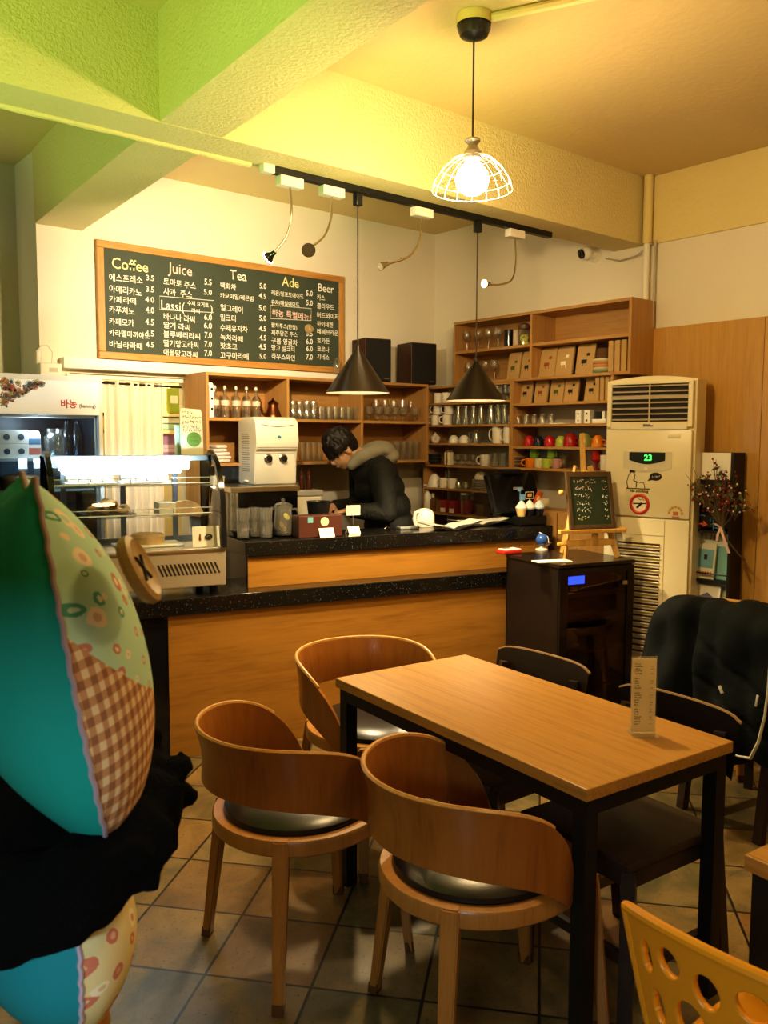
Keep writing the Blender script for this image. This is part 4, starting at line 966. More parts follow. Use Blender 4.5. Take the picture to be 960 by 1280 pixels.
single('bell_wire', tube(new(), [(-.02, 0, .004), (.0, .0, .02), (.02, 0, .004)], .002, 6), CHROME, 'tiny wire clip lying near the menu folders', 'clip', kk(484, 662, UT), CROT)
qk = kk(541, 660, UT)+CN*.10
tp = thing('kettle', 'white rounded kettle with arched handle on the bar', 'kettle', qk, CROT)
obj('body', lathe(new(), [(0, 0), (.058, 0), (.062, .02), (.060, .07), (.045, .098), (.02, .108), (0, .11)], 24), CERAM, tp)
obj('handle', tube(new(), [(-.052, -.02, .09), (-.074, -.02, .085), (-.082, -.02, .05), (-.07, -.02, .012)], .011, 10), CERAM, tp)
# register
qr = kk(667, 657, UT)+CN*.215
tp = thing('register', 'black touchscreen register seen from behind at the bar end', 'register', qr, CROT)
obj('base', bx(-.13, .13, -.07, .10, 0, .035, .008), BLACKP, tp); obj('neck', box(new(), (0, .03, .10), (.10, .05, .16), (-.35, 0, 0), .008), BLACKP, tp)
sc = obj('screen_housing', box(new(), (.0, .0, .18), (.36, .05, .27), (rad(-24), 0, rad(0)), .012), BLACKG, tp, smooth=False)
obj('logo_plate', box(new(), (.02, -.026, .215), (.075, .002, .018), (rad(-24), 0, 0)), base('plate_grey', (.35, .35, .33), .4), sc)
obj('vents', (lambda bb: [box(bb, (-.165, -.028+.0, .10+.02*k), (.02, .004, .006), (rad(-24), 0, .3)) for k in range(4)] and bb)(new()), PLASTW, sc, smooth=False)
tpr = obj('printer', bx(-.06, .06, .0, .08, .305, .335, .006), BLACKP, sc)
# cupcakes
def cupcake(label, p, cup, top, toppers):
    t_ = thing('cupcake', label, 'cupcake', p, CROT, 'toy cupcakes by the register')
    obj('case', lathe(new(), [(0, 0), (.024, 0), (.033, .042), (0, .043)], 20), cup, t_)
    obj('frosting', lathe(new(), [(.034, .042), (.037, .052), (.030, .066), (.022, .074), (.016, .084), (.006, .094), (0, .096)], 20), top, t_)
    toppers(t_); return t_
BLUET = base('topper_blue', (.20, .42, .70), .5)
YC = base('cup_yellow', (.72, .55, .20), .5); FR = base('frosting_white', (.84, .80, .70), .5); FRB = base('frosting_pale_blue', (.62, .74, .78), .5)
qz = qr + CN*-.075 + Vector((0, 0, .0))
PB = base('plinth_black', (.01, .01, .01), .3)
pl = single('display_box', bx(-.10, .10, -.045, .04, 0, .055, .006), PB, 'black display box under the toy cupcakes beside the easel', 'box', kk(669, 657, UT)+CN*.06, CROT, smooth=False)
def top1(t_):
    b = new(); tube(b, [(-.012, 0, .09), (-.012, 0, .16)], .002, 6); box(b, (-.018, 0, .163), (.022, .006, .022)); box(b, (.008, 0, .115), (.026, .01, .035)); obj('topper', b, BLUET, t_)
def top2(t_): 
    b = new(); tube(b, [(-.03, 0, .145), (.03, 0, .145), (.03, 0, .105), (-.03, 0, .105)], .003, 6, True); tube(b, [(0, 0, .08), (0, 0, .11)], .002, 6); obj('topper', b, base('topper_white', (.75, .70, .60), .5), t_)
    obj('topper_light', box(new(), (0, 0, .125), (.03, .004, .02)), base('topper_amber', (.75, .38, .10), .5), t_)
def top3(t_): 
    b = new(); box(b, (-.006, 0, .105), (.012, .012, .03), (0, .4, 0)); box(b, (.01, 0, .10), (.03, .006, .01)); obj('topper', b, base('topper_peach', (.75, .42, .22), .5), t_)
b0 = kk(669, 657, UT)+CN*.06+Vector((0, 0, .0558))
cupcake('yellow toy cupcake with blue topper beside the register', b0-CD*.068-CN*.01, YC, FR, top1)
cupcake('dark toy cupcake with white frame topper, middle of three', b0+CD*.0+CN*.0, BLACKP, FR, top2)
cupcake('dark toy cupcake with pale frosting next to the easel', b0+CD*.065-CN*.01, BLACKP, FRB, top3)
qo = b0 + CD*.135 + CN*.11
tp = thing('card_terminal', 'orange tilted handset standing behind the toy cupcakes', 'handset', (qo.x, qo.y, UT), CROT)
obj('stand', bx(-.03, .03, -.03, .03, 0, .10, .004), BLACKP, tp, smooth=False)
obj('handset', box(new(), (0, -.01, .14), (.045, .025, .12), (0, .42, 0), .012), base('orange_plastic', (.58, .12, .03), .4), tp); obj('cream_block', box(new(), (.055, 0, .125), (.06, .05, .05), (0, 0, 0), .005), CREAM, tp)

# ---------------------------------------------------------------- black equipment cabinet
RX = onz(701, 706.5, .90)
RROT = rad(-13.5); RDV = Vector((math.cos(RROT), math.sin(RROT), 0)); RNV = Vector((-RDV.y, RDV.x, 0))
t = thing('equipment_cabinet', 'black equipment cabinet with glass door standing before the bar', 'cabinet', (RX.x, RX.y, 0), RROT)
RW, RD = .495, .49
b = new(); bx(0, .018, .02, RD, .04, .88, bm=b); bx(RW-.018, RW, .02, RD, .04, .88, bm=b); bx(0, RW, RD-.012, RD, .04, .88, bm=b); bx(0, RW, .02, RD, .04, .06, bm=b)
obj('carcass', b, DARKW, t, smooth=False); obj('top_panel', bx(-.006, RW+.006, 0, RD+.004, .88, .90, .003), base('cabinet_top', (.020, .014, .010), .22), t, smooth=False)
for x in (.04, RW-.04):
    for y in (.06, RD-.06): obj('castor', cone(new(), (x-.012, y, .021), (x+.012, y, .021), .0205, .0205, 14), BLACKP, t)
SHW = base('cabinet_shelf_wood', (.10, .035, .015), .4)
for z in (.24, .43, .60, .735): obj('shelf', bx(.019, RW-.019, .03, RD-.013, z-.018, z), SHW, t, smooth=False)
d = obj('door', (lambda bb: [bx(0, .05, 0, .016, .05, .875, bm=bb), bx(RW-.045, RW, 0, .016, .05, .875, bm=bb), bx(.05, RW-.045, 0, .016, .05, .09, bm=bb), bx(.05, RW-.045, 0, .016, .845, .875, bm=bb)] and bb)(new()), BLACKG, t, smooth=False)
obj('door_glass', bx(.05, RW-.045, .006, .010, .09, .845), glass('smoked_glass', (.62, .58, .55), .04, .01), d, smooth=False); obj('handle', bx(.41, .44, -.012, 0, .77, .79, .003), STEEL, d, smooth=False)
def rk(x, y, z): return Vector((RX.x, RX.y, 0)) + RDV*x + RNV*y + Vector((0, 0, z+.0006))
tp = thing('amplifier', 'black amplifier with glowing blue display in cabinet top bay', 'amplifier', rk(.05, .06, .735), RROT)
obj('chassis', bx(0, .36, 0, .30, 0, .105, .004), BLACKP, tp, smooth=False); obj('blue_display', bx(.035, .155, -.002, 0, .045, .088), emit('blue_led', (.02, .06, 1), 7), tp, smooth=False); obj('label', bx(.06, .11, -.0025, 0, .008, .03), STEEL, tp)
for i, (z, lab) in enumerate([(.43, 'cream plastic object on middle shelf of the black cabinet'), (.24, 'beige plastic object on low shelf of the black cabinet'), (.60, 'pale card on the shelf below the amplifier')]):
    if i < 2:
        b = new(); ball(b, (0, 0, .045), (.065, .04, .045), 14); box(b, (.0, .0, .012), (.12, .07, .024), bev=.004); single('adapter', b, base('beige_%d' % i, (.46, .33, .22), .6), lab, 'adapter', rk(.13, .10, z), RROT)
    else: single('remote_control', box(new(), (0, 0, .008), (.20, .045, .016), (0, 0, .25), .004), base('remote_grey', (.12, .13, .12), .4), 'grey remote control on the shelf below the amplifier', 'remote', rk(.25, .10, z), RROT)
# on the cabinet
T9 = .9006
tp = thing('card_reader', 'white and red card reader on the black cabinet corner', 'card reader', kk(636, 692, .9), RROT+.1)
obj('body', bx(-.065, .065, -.04, .04, 0, .022, .006), base('reader_red', (.50, .03, .02), .4), tp, smooth=False); obj('keypad', bx(-.05, .062, -.036, .036, .022, .028, .002), PAPER, tp, smooth=False); obj('screen', bx(-.03, .02, .005, .03, .028, .0292), base('lcd', (.12, .16, .10), .3), tp)
tp = thing('webcam', 'round blue webcam on clear foot upon the black cabinet', 'webcam', kk(677, 688, .9), RROT)
obj('foot', lathe(new(), [(0, 0), (.036, 0), (.036, .008), (.012, .016), (.010, .03)], 20), PLASTW, tp); obj('ball', ball(new(), (0, 0, .062), .036, 20), base('blue_plastic', (.04, .12, .42), .25), tp); obj('cord', tube(new(), [(.02, 0, .02), (.06, .01, .03), (.08, .05, .07), (.07, .12, .09)], .003, 6), PLASTW, tp)
single('paper_sheet', box(new(), (0, 0, .002), (.20, .085, .004)), PAPER, 'white folded paper lying on the black cabinet before the easel', 'paper', kk(690, 702, .9), RROT-.18)
# easel with small chalkboard
eq = kk(735, 697, .9)
EA = rad(-24)
t = thing('table_easel', 'small pine easel holding a chalkboard on the black cabinet', 'easel', eq, EA)
def bar(bm, a, c, w, d): 
    a, c = Vector(a), Vector(c); L = (c-a).length
    rot = (c-a).to_track_quat('Z', 'X').to_matrix().to_4x4(); 
    r = bmesh.ops.create_cube(bm, size=1); bmesh.ops.transform(bm, matrix=Matrix.Translation((a+c)/2) @ rot @ Matrix.Diagonal((d, w, L, 1)), verts=r['verts']); return bm
obj('leg', bar(new(), (-.155, -.03, .0), (-.045, .085, .50), .014, .030), EASELW, t, smooth=False)
obj('leg', bar(new(), (.165, -.03, .0), (.045, .085, .50), .014, .030), EASELW, t, smooth=False)
obj('leg', bar(new(), (-.06, .19, .004), (-.01, .10, .45), .014, .022), EASELW, t, smooth=False)
obj('tray_rail', box(new(), (.0, -.040, .150), (.40, .038, .022), bev=.004), EASELW, t, smooth=False)
obj('cross_rail', box(new(), (0, -.018, .085), (.30, .014, .036), bev=.002), EASELW, t, smooth=False)
obj('slider_block', box(new(), (.02, -.028, .10), (.032, .016, .07), (.2, 0, .15), .002), EASELW, t, smooth=False)
m_ = obj('mast', bar(new(), (.0, .055, .30), (.0, .100, .68), .014, .034), EASELW, t, smooth=False)
obj('mast_slot', bar(new(), (.0, .0725, .50), (.0, .0865, .62), .006, .008), BLACKP, m_, smooth=False); obj('clamp', box(new(), (0, .055, .462), (.034, .03, .03), (.25, 0, 0), .003), EASELW, m_)
obj('wing_nut', ball(new(), (-.17, .0, .36), .016, 10), EASELW, t)
for s in (-1, 1): obj('peg', cone(new(), (s*.155, -.04, .16 if s > 0 else .085), (s*.205, -.04, .16 if s > 0 else .085), .011, .011, 10), EASELW, t)
tp = thing('small_chalkboard', 'small dark framed green chalkboard standing on the pine easel', 'chalkboard', eq + Vector((0, 0, .1625)), EA)
tl = rad(-13); Rm = Matrix.Translation((0, -.045, 0)) @ Matrix.Rotation(tl, 4, 'X')
BWd, BHt = .275, .315
def rb(bm): bm.transform(Rm); return bm
obj('panel', rb(bx(-BWd/2+.01, BWd/2-.01, -.004, .004, .01, BHt-.01)), base('board_green', (.025, .045, .022), .7), tp, smooth=False)
DF = wood('board_frame_dark', (.10, .060, .025), (.06, .035, .015), 3, 2, .5)
b = new(); bx(-BWd/2, -BWd/2+.022, -.009, .009, 0, BHt, .002, bm=b); bx(BWd/2-.022, BWd/2, -.009, .009, 0, BHt, .002, bm=b); bx(-BWd/2+.022, BWd/2-.022, -.009, .009, 0, .022, .002, bm=b); bx(-BWd/2+.022, BWd/2-.022, -.009, .009, BHt-.03, BHt, .002, bm=b)
obj('frame', rb(b), DF, tp, smooth=False)
rs = random.Random(9)
for k, (z, w, col) in enumerate([(.262, .12, CHALKP), (.225, .11, CHALKP), (.185, .085, CHALK), (.145, .085, CHALK), (.105, .10, CHALK), (.065, .06, CHALKY)]):
    b = new(); scribble(b, w, .020, Rm @ stood(-.095+.008*(k % 2), -.0052, z), .0010, rs); obj('chalk_writing', b, col, tp, smooth=False)
    b = new(); scribble(b, .022, .018, Rm @ stood(.075, -.0052, z-.004), .0010, rs); obj('chalk_price', b, col, tp, smooth=False)
# ---------------------------------------------------------------- air conditioner
ACR = rad(-77)
t = thing('air_conditioner', 'tall cream floor-standing air conditioner against the wood panelled wall', 'air conditioner', (4.115, 2.70, 0), ACR)
ACM = base('ac_cream', (.80, .72, .48), .38); ACM2 = base('ac_cream_panel', (.78, .70, .46), .35)
AW, ADP = .50, .17
def arch(w, z0, z1, n=14, bul=.022): return [(-w/2, z0)] + [(w/2, z0)] + [(w/2-w*i/n, z1+bul*math.sin(PI*i/n)) for i in range(n+1)]
b = new(); prism(b, arch(AW, 0, 1.872), ADP, stood(0, ADP+.02, 0)); bmesh.ops.bevel(b, geom=[e for e in b.edges if e.calc_length() > .2 or abs(e.verts[0].co.y-e.verts[1].co.y) < 1e-6], offset=.010, segments=3, affect='EDGES')
obj('cabinet', b, ACM, t)
fp = obj('front_cover', bx(-AW/2+.012, AW/2-.012, -.001, .024, 1.122, 1.60, .006), ACM2, t)
obj('lower_cover', bx(-AW/2+.012, AW/2-.012, .001, .024, .03, 1.114, .005), ACM2, t)
AZ0, AZ1 = 1.645, 1.850
obj('outlet_recess', bx(-.215, .215, .008, .0195, AZ0, AZ1, .003), base('outlet_dark', (.018, .011, .006), .7), t, smooth=False)
b = new()
for x0, x1 in ((-.25+.012, -.212), (.212, .238)): bx(x0, x1, -.004, .022, AZ0-.03, AZ1+.012, .004, bm=b)
bx(-.212, .212, -.004, .022, AZ1, AZ1+.012, bm=b); bx(-.212, .212, -.004, .022, 1.602, AZ0, .003, bm=b)
obj('outlet_surround', b, ACM, t, smooth=False)
LV = base('louver_grey', (.55, .48, .36), .4)
for k in range(7):
    z = AZ0+.012+.0305*k
    obj('louver', box(new(), (0, .002, z), (.424, .016, .018 if k == 4 else .0045), (.35, 0, 0)), LV, t, smooth=False)
for z in range(6): pass
obj('louver_link', prism(new(), [(-.004, AZ0), (.004, AZ0), (.004, AZ1), (-.004, AZ1)], .004, stood(.005, -.003, 0)), LV, t, smooth=False)
obj('brand_badge', bx(-.028, .028, -.006, -.003, 1.618, 1.632, .002), base('badge_grey', (.25, .23, .18), .3, .6), t)
obj('embossed_plate', bx(.11, .18, -.0025, -.001, 1.555, 1.578, .001), ACM, fp)
DSP = base('display_black', (.02, .025, .02), .2)
b = new(); n = 12; poly = [(-.135, 1.482), (-.135, 1.39)] + [(-.135+.27*i/n, 1.39-.020*math.sin(PI*i/n)) for i in range(1, n)] + [(.135, 1.39), (.135, 1.482)]
prism(b, [(x, z) for x, z in poly][::-1], .004, stood(0, -.0008, 0)); dp = obj('display_panel', b, base('display_surround', (.66, .60, .42), .35), fp, smooth=False)
b = new(); poly = [(-.10, 1.478), (-.10, 1.435)] + [(-.10+.20*i/n, 1.435-.022*math.sin(PI*i/n)) for i in range(1, n)] + [(.10, 1.435), (.10, 1.478)]
prism(b, poly[::-1], .002, stood(0, -.0046, 0)); obj('display_window', b, DSP, fp, smooth=False)
b = new(); text(b, '23', .046, stood(-.016, -.0072, 1.447), off=.001); obj('green_digits', b, emit('green_led', (.06, .8, .12), 2.2), fp, smooth=False, recalc=False)
obj('button', cone(new(), (-.005, -.004, 1.388), (-.005, -.007, 1.388), .012, .011, 14), CREAM, fp)
# no smoking cartoon and round sign
b = new(); bx(-.115, .02, -.0026, -.0014, 1.274, 1.279, bm=b)
m0 = stood(0, -.002, .028)
def ln(pts, r=.0022): tube(b, [m0 @ Vector((x, z, 0)) for x, z in pts], r, 5)
ln([(-.105, 1.25), (-.112, 1.285), (-.102, 1.325), (-.082, 1.345)]); ln([(-.075, 1.34), (-.066, 1.318), (-.07, 1.312), (-.066, 1.305), (-.075, 1.295), (-.066, 1.29), (-.05, 1.285), (-.015, 1.282), (-.008, 1.252)]); ln([(-.055, 1.284), (-.058, 1.254)])
prism(b, [(-.098, 1.338), (-.065, 1.338), (-.066, 1.352), (-.082, 1.358), (-.095, 1.352)], .002, stood(0, -.0012, .028))
prism(b, [(.05+.034*math.cos(a), 1.318+.022*math.sin(a)) for a in [k*PI/12 for k in range(24)]], .002, stood(0, -.0012, .028)); prism(b, [(.02, 1.314), (.035, 1.300), (.006, 1.292)], .002, stood(0, -.0012, .028))
st = obj('cartoon_sticker', b, INK, fp, smooth=False)
b = new(); scribble(b, .04, .008, stood(.03, -.0036, 1.346), .0012); obj('balloon_writing', b, PAPER, st, smooth=False)
b = new(); text(b, 'No smoking', .021, stood(-.040, -.0022, 1.263), 'CENTER', .0006); obj('sticker_lettering', b, INK, st, smooth=False, recalc=False)
b = new(); cone(b, (-.035, -.0011, 1.192), (-.035, -.0026, 1.192), .052, .052, 36); ns = obj('no_smoking_disc', b, base('sticker_cream', (.82, .72, .56), .5), fp)
b = new(); tube(b, [(-.035+.049*math.cos(a), -.0028, 1.192+.049*math.sin(a)) for a in [k*PI/20 for k in range(40)]], .0085, 6, True); obj('red_ring', b, base('ring_red', (.55, .035, .015), .5), ns)
b = new(); bar_ = [(-.072, 1.194), (.002, 1.197)]; tube(b, [stood(0, -.004, 0) @ Vector((x, z, 0)) for x, z in bar_], .003, 5); tube(b, [stood(0, -.0035, 0) @ Vector((x, z, 0)) for x, z in [(-.05, 1.172), (-.022, 1.198)]], .006, 5)
tube(b, [stood(0, -.0035, 0) @ Vector((x, z, 0)) for x, z in [(-.045, 1.224), (-.03, 1.214), (-.02, 1.227), (-.012, 1.212)]], .0018, 5); obj('cigarette_mark', b, INK, ns)
b = new()
for a in range(7): th = PI*a/6; box(b, (.165+.035*math.cos(th), -.002, 1.152+.032*math.sin(th)), (.014, .0015, .011), (0, -th+PI/2, 0))
obj('ornament_sticker', b, base('sticker_gold', (.55, .30, .05), .5), fp, smooth=False); b = new(); box(b, (.165, -.002, 1.150), (.028, .0015, .020)); box(b, (.165, -.002, 1.130), (.04, .0015, .008)); obj('ornament_sticker', b, base('sticker_red', (.50, .16, .06), .5), fp, smooth=False)
b = new()
for k in range(19): bx(-.155, .085, -.0012, .0, .965-.0335*k, .977-.0335*k, bm=b)
obj('grille_slots', b, base('grille_dark', (.05, .03, .02), .8), t, smooth=False)
b = new()
for x in (-.170, .105): bx(x, x+.003, -.0008, .001, .03, 1.11, bm=b)
bx(-.170, .105, -.0008, .001, 1.02, 1.023, bm=b); obj('panel_seams', b, base('seam_tan', (.46, .38, .20), .6), t, smooth=False)
b = new()
for k in range(19): box(b, (-.035, -.004, .9625-.0335*k), (.24, .010, .004), (.5, 0, 0))
obj('grille_slats', b, ACM, t, smooth=False)

# ---------------------------------------------------------------- magazine rack
MY = 2.43
t = thing('magazine_rack', 'narrow black magazine rack against the panelled wall by the air conditioner', 'magazine rack', (4.28, MY, 0), -PI/2)
b = new(); bx(-.14, -.125, 0, .12, 0, 1.48, bm=b); bx(.125, .14, 0, .12, 0, 1.48, bm=b); bx(-.125, .125, .105, .12, 0, 1.48, bm=b)
obj('frame', b, DARKW, t, smooth=False)
for z in (.28, .565, .79, 1.06): sh = obj('shelf', bx(-.125, .125, .005, .105, z-.012, z), DARKW, t, smooth=False); 
for z in (.60, .825): obj('rail', tube(new(), [(-.125, .004, z), (.125, .004, z)], .004, 8), BLACKM, t)
obj('chalk_panel', bx(-.125, .125, .02, .03, 1.075, 1.33), base('rack_black', (.018, .012, .010), .6), t, smooth=False)
b = new(); w_ = lambda pts, r=.004: tube(b, [stood(0, .0185, 0) @ Vector((x, z, 0)) for x, z in pts], r, 5)
w_([(-.07, 1.13), (-.03, 1.14), (-.02, 1.133)]); w_([(-.06, 1.148), (-.072, 1.128), (-.055, 1.118)])
obj('blue_drawing', b, base('chalk_blue_arrow', (.10, .32, .55), .8), t, smooth=False); b = new(); w_([(.012, 1.125), (.012, 1.105), (.028, 1.105), (.028, 1.127), (.012, 1.127)], .003); w_([(.03, 1.115), (.03, 1.06), ], .003); w_([(.03, 1.09), (.07, 1.088), (.07, 1.062)], .003); w_([(.03, 1.075), (.07, 1.073)], .003)
obj('blue_drawing', b, base('chalk_blue', (.10, .32, .55), .8), t, smooth=False)
b = new(); w_([(-.075, 1.09), (-.015, 1.09)], .006); w_([(-.03, 1.105), (-.008, 1.088), (-.032, 1.078)], .005); obj('orange_arrow', b, base('chalk_orange', (.75, .18, .06), .8), t, smooth=False)
def mg(x, y, z): return Vector((4.28+y, MY-x, z+.0006))
single('white_panel', box(new(), (0, .004, .07), (.245, .006, .145)), PAPER, 'blank white sheet at the top of the black magazine rack', 'paper', mg(0, .01, 1.336), -PI/2, smooth=False)
def magazine(label, p, w, h, cov, extra):
    tm = thing('magazine', label, 'magazine', p, -PI/2)
    b = box(new(), (0, .02, h/2), (w, .008, h), (-.12, 0, 0)); obj('pages', b, PAPER, tm, smooth=False)
    b = box(new(), (0, .0151, h/2), (w, .001, h*.998), (-.12, 0, 0)); obj('cover', b, cov, tm, smooth=False)
    extra(tm); return tm
AQ = base('cover_aqua', (.26, .52, .48), .5)
def ex1(tm):
    r = Matrix.Translation((0, .02, .13)) @ Matrix.Rotation(-.12, 4, 'X') @ Matrix.Translation((0, -.0065, -.13))
    b = box(new(), (0, 0, .215), (.20, .001, .07)); b.transform(r); obj('cover_band', b, base('cover_cream', (.70, .68, .58), .5), tm, smooth=False)
    b = new(); [box(b, (-.045+.03*k, -.001, .225), (.006, .001, .03)) for k in range(2)]; tube(b, [(.03+.03*math.cos(a), -.001, .222+.017*math.sin(a)) for a in [k*PI/7 for k in range(12)]], .003, 5); b.transform(r); obj('cover_drawing', b, base('cover_grey', (.30, .30, .24), .6), tm, smooth=False)
def ex_small(tm):
    r = Matrix.Translation((0, .02, .1)) @ Matrix.Rotation(-.12, 4, 'X') @ Matrix.Translation((0, -.0065, -.1))
    b = box(new(), (0, 0, .11), (.09, .001, .10)); b.transform(r); obj('blue_panel', b, base('cover_blue', (.20, .42, .52), .5), tm, smooth=False)
    b = box(new(), (.0, -.001, .118), (.018, .001, .028)); b.transform(r); obj('printed_mark', b, INK, tm)
    b = new(); [box(b, (-.038+.015*k, -.001, .03), (.009, .001, .018)) for k in range(6)]; b.transform(r); obj('printed_lettering', b, base('cover_red', (.45, .14, .08), .6), tm, smooth=False)
def ex2(tm):
    r = Matrix.Translation((0, .02, .1)) @ Matrix.Rotation(-.12, 4, 'X') @ Matrix.Translation((0, -.0065, -.1))
    b = new(); prism(b, [(-.06, .03), (.06, .045), (.06, .11), (0, .15), (-.06, .12)], .001, stood(0, 0, 0)); b.transform(r); m = base('cover_violet', (.20, .20, .42), .4); g = G(m); s = g.n('SeparateXYZ'); g.l(g.coord(), s.inputs[0]); g.col(g.ramp(g.math('MULTIPLY', s.outputs[2], 6), [(0.15, (.05, .06, .20)), (.5, (.42, .40, .55)), (.95, (.10, .08, .25))]))
    obj('cover_picture', b, m, tm, smooth=False)
magazine('aqua magazine with cream heading on the rack middle shelf', mg(0, .055, .79), .205, .255, AQ, ex1)
magazine('small cream booklet with blue picture before the aqua magazine', mg(-.018, .02, .79), .11, .19, base('booklet_cream', (.74, .70, .54), .5), ex_small)
magazine('white magazine with violet pentagon picture on the lower rack shelf', mg(0, .015, .565), .145, .19, PAPER, ex2)
magazine('pale striped magazine behind the violet picture magazine', mg(.02, .042, .565), .20, .215, base('cover_pale', (.55, .55, .44), .6), lambda tm: None)

# ---------------------------------------------------------------- berry arrangement hanging on the wall
t = thing('berry_spray', 'hanging spray of red and white berries tied with ribbon beside the rack', 'dried flowers', (4.20, 2.30, 1.09), -PI/2)
rb_ = random.Random(21)
ST = base('twig', (.10, .07, .03), .8); B1 = base('berry_red', (.24, .02, .012), .4); B2 = base('berry_white', (.80, .68, .55), .5); LF = base('leaf_olive', (.09, .10, .03), .7)
bs, b1, b2, bl = new(), new(), new(), new()
for i in range(46):
    a = rb_.uniform(-1, 1); L = rb_.uniform(.14, .36)
    tip = Vector((-.02+a*.17-.05*(L > .27), rb_.uniform(-.05, .03), L*(1-.25*abs(a))+.01))
    mid = tip*.5 + Vector((rb_.uniform(-.02, .02), 0, .02))
    tube(bs, [(0, 0, 0), mid, tip], [.0022, .0017, .001], 5)
    for k in range(6):
        f = rb_.uniform(.45, 1.05); c = tip*f + Vector((rb_.uniform(-.02, .02), rb_.uniform(-.02, .02), rb_.uniform(-.015, .015)))
        if c.z < .10 or rb_.random() < .85: ball(b1 if rb_.random() < .72 else b2, c, rb_.uniform(.004, .0065), 6)
    for k in range(2):
        c = tip*rb_.uniform(.5, .95); w = rb_.uniform(.006, .010); d = Vector((rb_.uniform(-1, 1), rb_.uniform(-.4, .4), rb_.uniform(-1, 1))).normalized()*w*2.6; s_ = d.cross(Vector((0, 1, .2))).normalized()*w
        bl.faces.new([bl.verts.new(c-d), bl.verts.new(c+s_), bl.verts.new(c+d), bl.verts.new(c-s_)])
tube(bs, [(0, 0, .02), (.03, .0, -.06), (.08, .03, -.13), (.11, .05, -.17)], [.006, .005, .004, .003], 6)
tube(bs, [(.0, .0, .05), (0, .07, .12), (0, .205, .16)], .003, 5)
obj('stems', bs, ST, t); obj('berries', b1, B1, t)['kind'] = 'stuff'; obj('berries', b2, B2, t, label='pale berries')['kind'] = 'stuff'; obj('leaves', bl, LF, t, smooth=False, recalc=False)['kind'] = 'stuff'
b = new()
for pts in ([(0, -.01, .0), (-.03, -.02, .02), (-.05, -.02, .012)], [(0, -.01, 0), (-.01, -.02, -.04), (-.012, -.02, -.07)], [(0, -.01, 0), (.03, -.02, -.07), (.055, -.015, -.13)]): 
    rows = [[Vector(p)+Vector((-.007, 0, 0)), Vector(p)+Vector((.007, .002, .003))] for p in pts]; sweep_sheet(b, rows)
obj('ribbon', b, base('ribbon_pale', (.62, .42, .36), .5), t, recalc=False)

# ---------------------------------------------------------------- security camera
q = onx(738, 318, 4.40)
t = thing('security_camera', 'small white dome security camera under the ceiling beam on right wall', 'camera', (4.449, q.y, q.z-.0), -PI/2)
obj('mount', cone(new(), (0.0, -.032, 0), (0.0, 0, 0), .030, .046, 20), PLASTW, t)
obj('body', cone(ball(new(), (0, -.085, .004), .040, 20), (0, -.085, .004), (.012, -.03, 0), .028, .03, 16), PLASTW, t); obj('lens', cone(cone(new(), (-.012, -.118, -.004), (-.016, -.128, -.008), .030, .028, 20), (-.016, -.128, -.008), (-.0165, -.130, -.009), .018, .010, 16), BLACKG, t)

# ---------------------------------------------------------------- lamps
BULB = emit('warm_bulb', (1, .80, .48), 60)
t = thing('cage_pendant_lamp', 'pendant lamp with glowing bulb in a clear wire cage shade', 'lamp', (2.287, 2.262, 3.059))
obj('canopy', lathe(new(), [(0, 0), (.062, 0), (.062, -.035)], 24), base('canopy_yellow', (.72, .60, .25), .6), t)
obj('canopy_cap', lathe(new(), [(.058, -.035), (.060, -.048), (.050, -.072), (.02, -.085), (0, -.086)], 24), BLACKP, t)
obj('cord', tube(new(), [(0, 0, -.08), (0, 0, -.43)], .0035, 8), base('cord_dark', (.05, .04, .03), .6), t)
obj('socket', lathe(new(), [(.006, -.425), (.028, -.430), (.028, -.437), (.016, -.45), (.020, -.46), (.032, -.475), (.033, -.50), (0, -.50)], 20), base('socket_metal', (.45, .40, .32), .35, .6), t)
obj('bulb', lathe(new(), [(.012, -.50), (.030, -.515), (.055, -.545), (.062, -.572), (.055, -.60), (.030, -.622), (0, -.629)], 20), BULB, t)
b = new(); CG = [(.030, -.485), (.07, -.50), (.11, -.535), (.138, -.578), (.146, -.610)]
for k in range(16):
    a = 2*PI*k/16; tube(b, [(r*math.cos(a), r*math.sin(a), z) for r, z in CG], .0010, 5)
for r, z in CG[1:]: tube(b, [(r*math.cos(2*PI*k/32), r*math.sin(2*PI*k/32), z) for k in range(32)], .0010, 5, True)
obj('cage_shade', b, base('cage_wire', (.82, .78, .66), .3, .5), t)
TY = 3.135
t = thing('light_track', 'long black lighting track under the ceiling beam', 'light track', (1.99, TY, 2.681))
obj('rail', bx(.0, 1.79, -.018, .018, -.030, 0, .002), BLACKM, t, smooth=False); obj('feed_box', bx(-.055, .0, -.02, .02, -.034, 0, .003), PLASTW, t, smooth=False)
TB = 2.681-.0305
SHADE = base('shade_black', (.016, .010, .007), .30); SHIN = base('shade_inside', (.88, .82, .66), .5)
def cone_lamp(label, x, z0, h, r):
    t = thing('cone_pendant_lamp', label, 'lamp', (x, TY, TB), 0, 'black cone pendants')
    obj('track_adapter', bx(-.018, .018, -.016, .016, -.055, 0, .004), BLACKP, t); zz = z0-TB
    obj('cord', tube(new(), [(0, 0, -.05), (0, 0, zz+h)], .0035, 8), base('cord_brown', (.06, .045, .03), .5), t)
    obj('shade', lathe(new(), [(r, zz), (.012, zz+h-.006), (.012, zz+h+.012), (.006, zz+h+.02)], 40), SHADE, t)
    obj('shade_lining', lathe(new(), [(r-.001, zz+.0005), (.011, zz+h-.012), (0, zz+h-.012)], 40), SHIN, t)
    obj('bulb', ball(new(), (0, 0, zz+h*.42), .028, 14), emit('pendant_bulb', (1, .84, .55), 55), t)
    return t
cone_lamp('left black cone pendant lamp hanging before the chalkboard', 2.440, 1.757, .205, .148)
